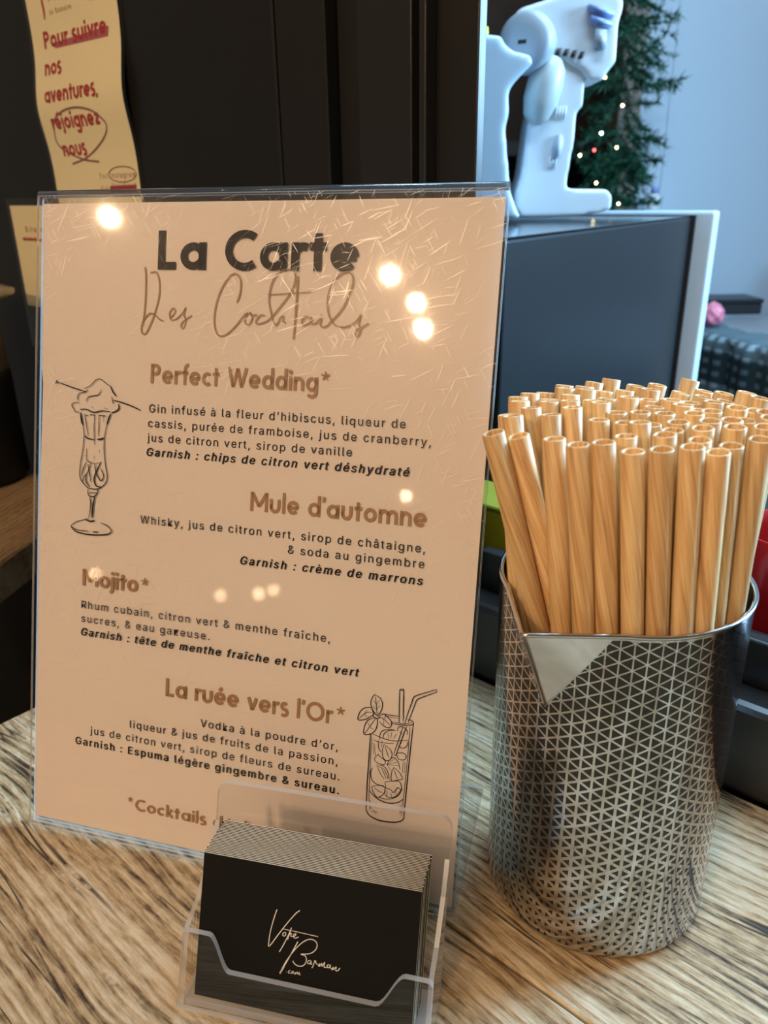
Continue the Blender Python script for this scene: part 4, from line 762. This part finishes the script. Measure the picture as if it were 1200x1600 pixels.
# inner worktop carrying it
wt = prop(mesh_obj('inner_worktop', BX(-.3, 1.3, .0612, .80, -.030, -.0003, bev=.002), M_APPL, None, False, MW), 'dark grey worktop inside the kiosk under the grey appliance', 'worktop')
M_YRIM = mat('olive_yellow_plastic', (.24, .24, .012), .5)
yb = root('yellow_crate', 'yellow plastic crate seen between the menu stand and the straws', 'crate', MW @ Matrix.Translation((-.075, .0632, 0)))
def crate_bm():
    bm = bmesh.new()
    box(bm, -.07, .078, 0, .004, 0, .084, bev=.001); box(bm, -.07, .078, .036, .040, 0, .084, bev=.001)
    box(bm, -.07, -.066, .0041, .0359, 0, .084, bev=.001); box(bm, .074, .078, .0041, .0359, 0, .084, bev=.001); box(bm, -.0659, .0739, .0041, .0359, .001, .004)
    return bm
mesh_obj('body', crate_bm(), mat('yellow_green_plastic', (.50, .40, .010), .45), yb)
mesh_obj('rim', BX(-.073, .081, -.0010, .0405, .0842, .088, bev=.001), M_YRIM, yb)

def hull(name, pts, y0, hw, m, parent, bev=.010, seg=4):
    bm = bmesh.new(); slab(bm, pts[::-1], lambda x, z, d: (x, y0+d, z), -hw, hw)
    o = mesh_obj(name, bm, m, parent, True)
    if hw > .01:   # moulded solids: voxels, then smoothed edges
        rm = o.modifiers.new('remesh', 'REMESH'); rm.mode = 'VOXEL'; rm.voxel_size = .0022; rm.use_smooth_shade = True
        s_ = o.modifiers.new('smooth', 'SMOOTH'); s_.factor = .5; s_.iterations = 9
    return o
def ease(pts, sub=3):
    P = list(pts)+[pts[0], pts[1]]; q = catmull([pts[-1]]+P, sub); return q[sub:-sub-sub+0][:len(pts)*sub]
DEV = root('handheld_device', 'white pistol-shaped handheld device standing on the dark grey appliance', 'device', Matrix.Translation((.1865, .853, .2556)))
inv = Matrix.Translation((-.1865, -.853, -.2556))
def dv(name, pts, y0, hw, m, bev=.008, dep=None):
    P = [(x-.1865, z-.2556) for x, z in pts]
    return hull(name, P, (y0-.853), hw, m, DEV, bev)
dv('grip', [(x, max(z, .2560)) for x, z in GRIP], .853, .022, M_WPLAST, .007)
dv('head_housing', HEAD, .853, .026, M_WPLAST, .011)
dv('blue_band', BAND1, .8262, .0055, M_BLUEPL, .0004); dv('blue_band', BAND2, .8262, .0055, M_BLUEPL, .0004)
dv('status_window', SCREEN, .8262, .0045, M_GPLAST, .0003)
bt, bb, bl_, br_ = BUTTON
cx_, cz2 = (bl_[0]+br_[0])/2, (bt[1]+bb[1])/2
dv('button', [(cx_+.0046*math.cos(t)+.0012*math.sin(t), cz2+.0110*math.sin(t)) for t in [2*math.pi*i/20 for i in range(20)]], .8310, .003, M_GPLAST, .0004)
for vx, vz in VENTS: dv('vent_slot', [(vx-.003, vz-.0028), (vx+.001, vz-.0028), (vx+.0035, vz+.0028), (vx-.0005, vz+.0028)], .8264, .0011, M_HOLE, .0002)
for z_, n_ in ((.346, 4), (.303, 3)):
    for i in range(n_): dv('grip_rib', [(.169+i*.0028-(.346-z_)*.08, z_), (.1702+i*.0028-(.346-z_)*.08, z_), (.1716+i*.0028-(.346-z_)*.08, z_+.011), (.1704+i*.0028-(.346-z_)*.08, z_+.011)], .8303, .0008, M_WPLAST, .0002)
# round nozzle face turned towards the lower left, with its slot
nd = Vector((-.48, -.87, -.02)).normalized()
nc = Vector((.1375-.1865, .826-.853, .409-.2556))
Mq = Matrix.Translation(nc) @ nd.to_track_quat('Z', 'Y').to_matrix().to_4x4()
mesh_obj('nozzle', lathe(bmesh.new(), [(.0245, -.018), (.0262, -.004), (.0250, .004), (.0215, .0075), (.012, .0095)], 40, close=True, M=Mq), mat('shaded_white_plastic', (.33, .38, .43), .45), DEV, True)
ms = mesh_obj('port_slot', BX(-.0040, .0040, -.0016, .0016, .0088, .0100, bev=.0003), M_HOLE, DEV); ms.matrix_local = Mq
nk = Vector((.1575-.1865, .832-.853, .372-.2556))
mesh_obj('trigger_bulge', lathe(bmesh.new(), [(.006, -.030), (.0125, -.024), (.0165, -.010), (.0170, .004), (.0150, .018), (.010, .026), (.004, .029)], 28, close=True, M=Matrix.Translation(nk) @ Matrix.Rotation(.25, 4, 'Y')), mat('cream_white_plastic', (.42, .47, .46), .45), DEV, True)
FL = root('spray_bottle', 'pale blue-white bottle with a yellow cap left of the white handheld device', 'bottle', Matrix.Translation((.105, .80, .2556)))
P = [(x-.105, max(z-.2556, .0004)) for x, z in FLASK]
hull('body', ease(P[:-1])[:-4]+[(P[-1][0], .0004)] if False else P, 0, .024, mat('pale_blue_plastic', (.46, .58, .68), .4), FL, .009)
hull('cap', [(x-.105, z-.2556) for x, z in CAP], 0, .0035, M_YCAP, FL, .001)

# red ribbed tumblers by the sill
def tumbler(loc, label):
    t = root('red_tumbler', label, 'tumbler', Matrix.Translation(loc))
    bm = bmesh.new(); nn_ = 48; rings = []
    for r, z in [(.024, 0), (.026, .002), (.027, .02), (.028, .045), (.029, .075), (.030, .11), (.0285, .11), (.026, .06), (.024, .006)]:
        rings.append([bm.verts.new(((r+.0007*math.cos(12*2*math.pi*i/nn_)*(1 if 0 < z < .11 else 0))*math.cos(2*math.pi*i/nn_), (r+.0007*math.cos(12*2*math.pi*i/nn_)*(1 if 0 < z < .11 else 0))*math.sin(2*math.pi*i/nn_), z)) for i in range(nn_)])
    for k_ in range(len(rings)-1):
        for i in range(nn_): bm.faces.new((rings[k_][i], rings[k_][(i+1) % nn_], rings[k_+1][(i+1) % nn_], rings[k_+1][i]))
    bm.faces.new(rings[0][::-1]); bm.faces.new(rings[-1])
    mesh_obj('cup', bm, M_REDP, t, True)
tumbler(MW @ Vector((.142, .094, 0.0)), 'glossy red ribbed plastic tumbler behind the window sill, right of the mug')

# fir garland with fairy lights on the timber post
gar = root('fir_garland', 'dark green fir garland with small fairy lights hanging by the pale wall', 'garland', Matrix.Translation((.50, 1.86, .15)))
bm = bmesh.new(); tw = bmesh.new(); rg = random.Random(5)
for k_ in range(270):
    zc = rg.uniform(-.25, .95)
    base_x = .025*math.sin(zc*7)+.02*(zc); ang = rg.uniform(0, 2*math.pi); ln = rg.uniform(.055, .115)*(1.15 if zc > .25 else .95)
    A = Vector((base_x, 0, zc)); dr = Vector((math.cos(ang), .8*math.sin(ang), rg.uniform(-.9, .15))).normalized(); B = A+dr*ln
    s_ = dr.cross(Vector((0, 0, 1))).normalized()*.0016
    tv = [tw.verts.new(q) for q in (A-s_, A+s_, B+s_*.4, B-s_*.4)]; tw.faces.new(tv)
    for j in range(62):
        t = rg.random()**.8; C_ = A.lerp(B, t); nd_ = (dr*.55+Vector((rg.gauss(0, 1), rg.gauss(0, 1), rg.gauss(0, 1))).normalized()*.9).normalized()
        L_ = rg.uniform(.014, .024); sd = nd_.cross(Vector((rg.random(), rg.random(), rg.random()))).normalized()*.0019
        bm.faces.new([bm.verts.new(q) for q in (C_-sd, C_+sd, C_+nd_*L_)])
mesh_obj('needles', bm, M_NEEDLE, gar)['kind'] = 'stuff'
mesh_obj('twigs', tw, M_TWIG, gar)['kind'] = 'stuff'
bmb = bmesh.new(); bmesh.ops.create_icosphere(bmb, subdivisions=2, radius=.0022); bmb2 = None
bme = bpy.data.meshes.new('fairy_bulb'); bmb.to_mesh(bme); bmb.free()
for (x, z), c in [((q[0][0], q[0][1]), 0) for q in []]: pass
for ent in BULBS:
    (x, z) = ent[0]; c = ent[1]
    me = bme.copy(); me.materials.append((M_BULB0, M_BULB1, M_BULB2)[c]); o = bpy.data.objects.new('fairy_bulb', me); COL.objects.link(o); o.parent = gar
    o.location = (x-.50, 1.76-1.86, z-.15)
    if c == 2: o['label'] = 'red fairy bulb'

# dark shelving far behind
cab = root('back_bar_shelf', 'dark back bar shelf glimpsed between the white bottle and the device', 'shelf', Matrix.Translation((.36, 2.75, .40)))
mesh_obj('board', BX(-.5, .5, -.14, .14, -.022, .020, bev=.003), mat('grey_brown_board', (.09, .075, .07), .6), cab)
mesh_obj('side_board', BX(-.53, -.501, -.15, .15, -1.449, .8), M_DARK, cab)
mesh_obj('side_board', BX(.501, .53, -.15, .15, -1.449, .8), M_DARK, cab)
mesh_obj('back_board', BX(-.5, .5, .141, .152, -.3, .8), mat('brown_back_board', (.10, .055, .035), .7, noise=(14, .5)), cab)
M_AMB = mat('amber_glass', (.35, .12, .03), .12, 0, .7)
for i, (bx_, rr, hh) in enumerate(((-.13, .030, .16), (-.05, .026, .19), (.02, .030, .15), (-.22, .028, .18))):
    bt_ = root('liquor_bottle', 'amber bottle on the dark back bar shelf, ' + ('second from the left', 'third from the left', 'rightmost', 'leftmost')[i], 'bottle', Matrix.Translation((.36+bx_, 2.72, .4205)), 'bottles on the dark back bar shelf')
    mesh_obj('body', lathe(bmesh.new(), [(rr*.8, 0), (rr, .004), (rr, hh*.6), (rr*.45, hh*.75), (rr*.4, hh)], 24, close=True), M_AMB, bt_, True)
    mesh_obj('cap', lathe(bmesh.new(), [(rr*.45, hh+.0003), (rr*.45, hh+.015)], 16, close=True), M_YCAP if i == 1 else M_DARK, bt_)
for i, (bx_, bz) in enumerate(((-.145, .045), (-.075, .075), (-.045, .055), (-.02, .035), (.10, .12), (-.10, .13))):
    bm = bmesh.new(); bmesh.ops.create_icosphere(bm, subdivisions=2, radius=.0035)
    o = mesh_obj('shelf_light', bm, M_BULB0, cab, True); o.location = (bx_, -.125, bz)

# back counter at the right with its cloth and things
def P2(x, y, z): return Vector((x, y, z))
e0 = P2(.6457, 1.6624, 0); e1 = P2(.7013, 1.4184, 0); ed = (e1-e0).normalized(); en = Vector((-ed.y, ed.x, 0))
if en.x < 0: en = -en
MT = frame(e0, ed, en, Vector((0, 0, 1)))
bc = root('back_table', 'grey back table against the pale wall, under the checked cloth', 'table', MT)
mesh_obj('tabletop', BX(-.09, .75, .0, .66, -.02, .009, bev=.002), M_GREYTOP, bc)
for lx_, ly_ in ((-.05, .04), (.70, .04), (-.05, .60), (.70, .60)): mesh_obj('leg', BX(lx_-.02, lx_+.02, ly_-.02, ly_+.02, -1.049, -.0205), M_BLACK, bc)
bm = bmesh.new(); NXc = 90; rows = []
pf = [(.085, .0100), (.05, .0108), (.015, .0112), (-.006, .008), (-.010, -.004)]+[(-.012, -.004-.018*i) for i in range(1, 18)]
for (dy, z) in pf:
    rows.append([bm.verts.new((-.085+.83*i/NXc, dy+(.006*math.sin(i*.55)+.003*math.sin(i*1.3) if z < .005 else .01*math.sin(i*.3)*(dy > .04)), z+(.0015*math.sin(i*.9) if z > .009 else 0)+.0015)) for i in range(NXc+1)])
for a in range(len(rows)-1):
    for i in range(NXc): bm.faces.new((rows[a][i], rows[a][i+1], rows[a+1][i+1], rows[a+1][i]))
cl = mesh_obj('table_cloth', bm, M_CLOTH, None, True, MT); prop(cl, 'dark and pale checked cloth hanging over the front edge of the back table', 'cloth')
def on_table(x, y, z=.0100): return Matrix.Translation((x, y, z))
k1 = root('storage_box', 'flat black box on the grey back table beside the appliance frame', 'box', on_table(.84, 1.88))
mesh_obj('body', BX(-.12, .035, -.05, .05, 0, .024, bev=.002), M_HOLE, k1); mesh_obj('lid', BX(-.122, .037, -.052, .052, .0243, .034, bev=.002), M_APPL, k1)
bm = bmesh.new(); bmesh.ops.create_icosphere(bm, subdivisions=4, radius=.024)
for v in bm.verts:
    v.co *= 1+.16*math.sin(v.co.x*260+1)*math.sin(v.co.y*230)*math.cos(v.co.z*250); v.co.z += .024
bl = mesh_obj('foil_ball', bm, M_PINK, None, True, on_table(.690, 1.655, .0135)); prop(bl, 'crumpled pink and red foil ball on the cloth beside the appliance frame', 'ball')
k2 = root('kraft_bag', 'brown folded kraft paper bag on the grey back table, left of the white cup', 'bag', on_table(.965, 1.86, .0100))
bm = bmesh.new(); slab(bm, [(-.045, 0), (.030, 0), (.030, .115), (.010, .115)], lambda x, z, d: (x, d, z), -.03, .03, .003, 1); mesh_obj('body', bm, M_KRAFT, k2)
mesh_obj('folded_top', BX(.006, .034, -.032, .032, .1155, .124, bev=.001), M_KRAFT, k2)
k3 = root('white_cup', 'white ceramic cup at the right edge, on the grey back table', 'cup', on_table(1.035, 1.80, .0100))
mesh_obj('cup', lathe(bmesh.new(), [(.030, 0), (.034, .004), (.040, .06), (.043, .105), (.0405, .105), (.036, .05), (.03, .008)], 36, close=True), M_CERAM, k3, True)
bm = bmesh.new(); 
for i in range(13):
    a = math.pi*i/12
bmesh.ops.create_circle(bm, segments=3, radius=.0001); bm.clear()
hp_ = [(.036+.026*math.sin(math.pi*i/10), .085-.055*i/10) for i in range(11)]
slab(bm, hp_+[(x-.006 if 0 < i < 10 else x, z) for i, (x, z) in list(enumerate(hp_))[::-1]][1:-1], lambda x, z, d: (x+.002, d, z), -.004, .004)
mesh_obj('handle', bm, M_CERAM, k3)
k4 = root('small_bottle', 'tiny blue-and-white bottle on the wall ledge just beyond the dark grey appliance', 'bottle', Matrix.Translation((.641, 1.955, .2363)))
mesh_obj('body', lathe(bmesh.new(), [(.012, 0), (.0135, .003), (.0135, .028), (.008, .034)], 20, close=True), M_CERAM, k4, True)
mesh_obj('cap', lathe(bmesh.new(), [(.0088, .0343), (.0085, .048), (.005, .050)], 16, close=True), M_BLUEPL, k4, True)

lg = root('wall_ledge', 'small pale ledge on the pale wall under the tiny bottle', 'ledge', Matrix.Translation((.615, 1.93, .222)))
mesh_obj('board', BX(0, .075, 0, .078, 0, .014, bev=.002), M_WALLB, lg)
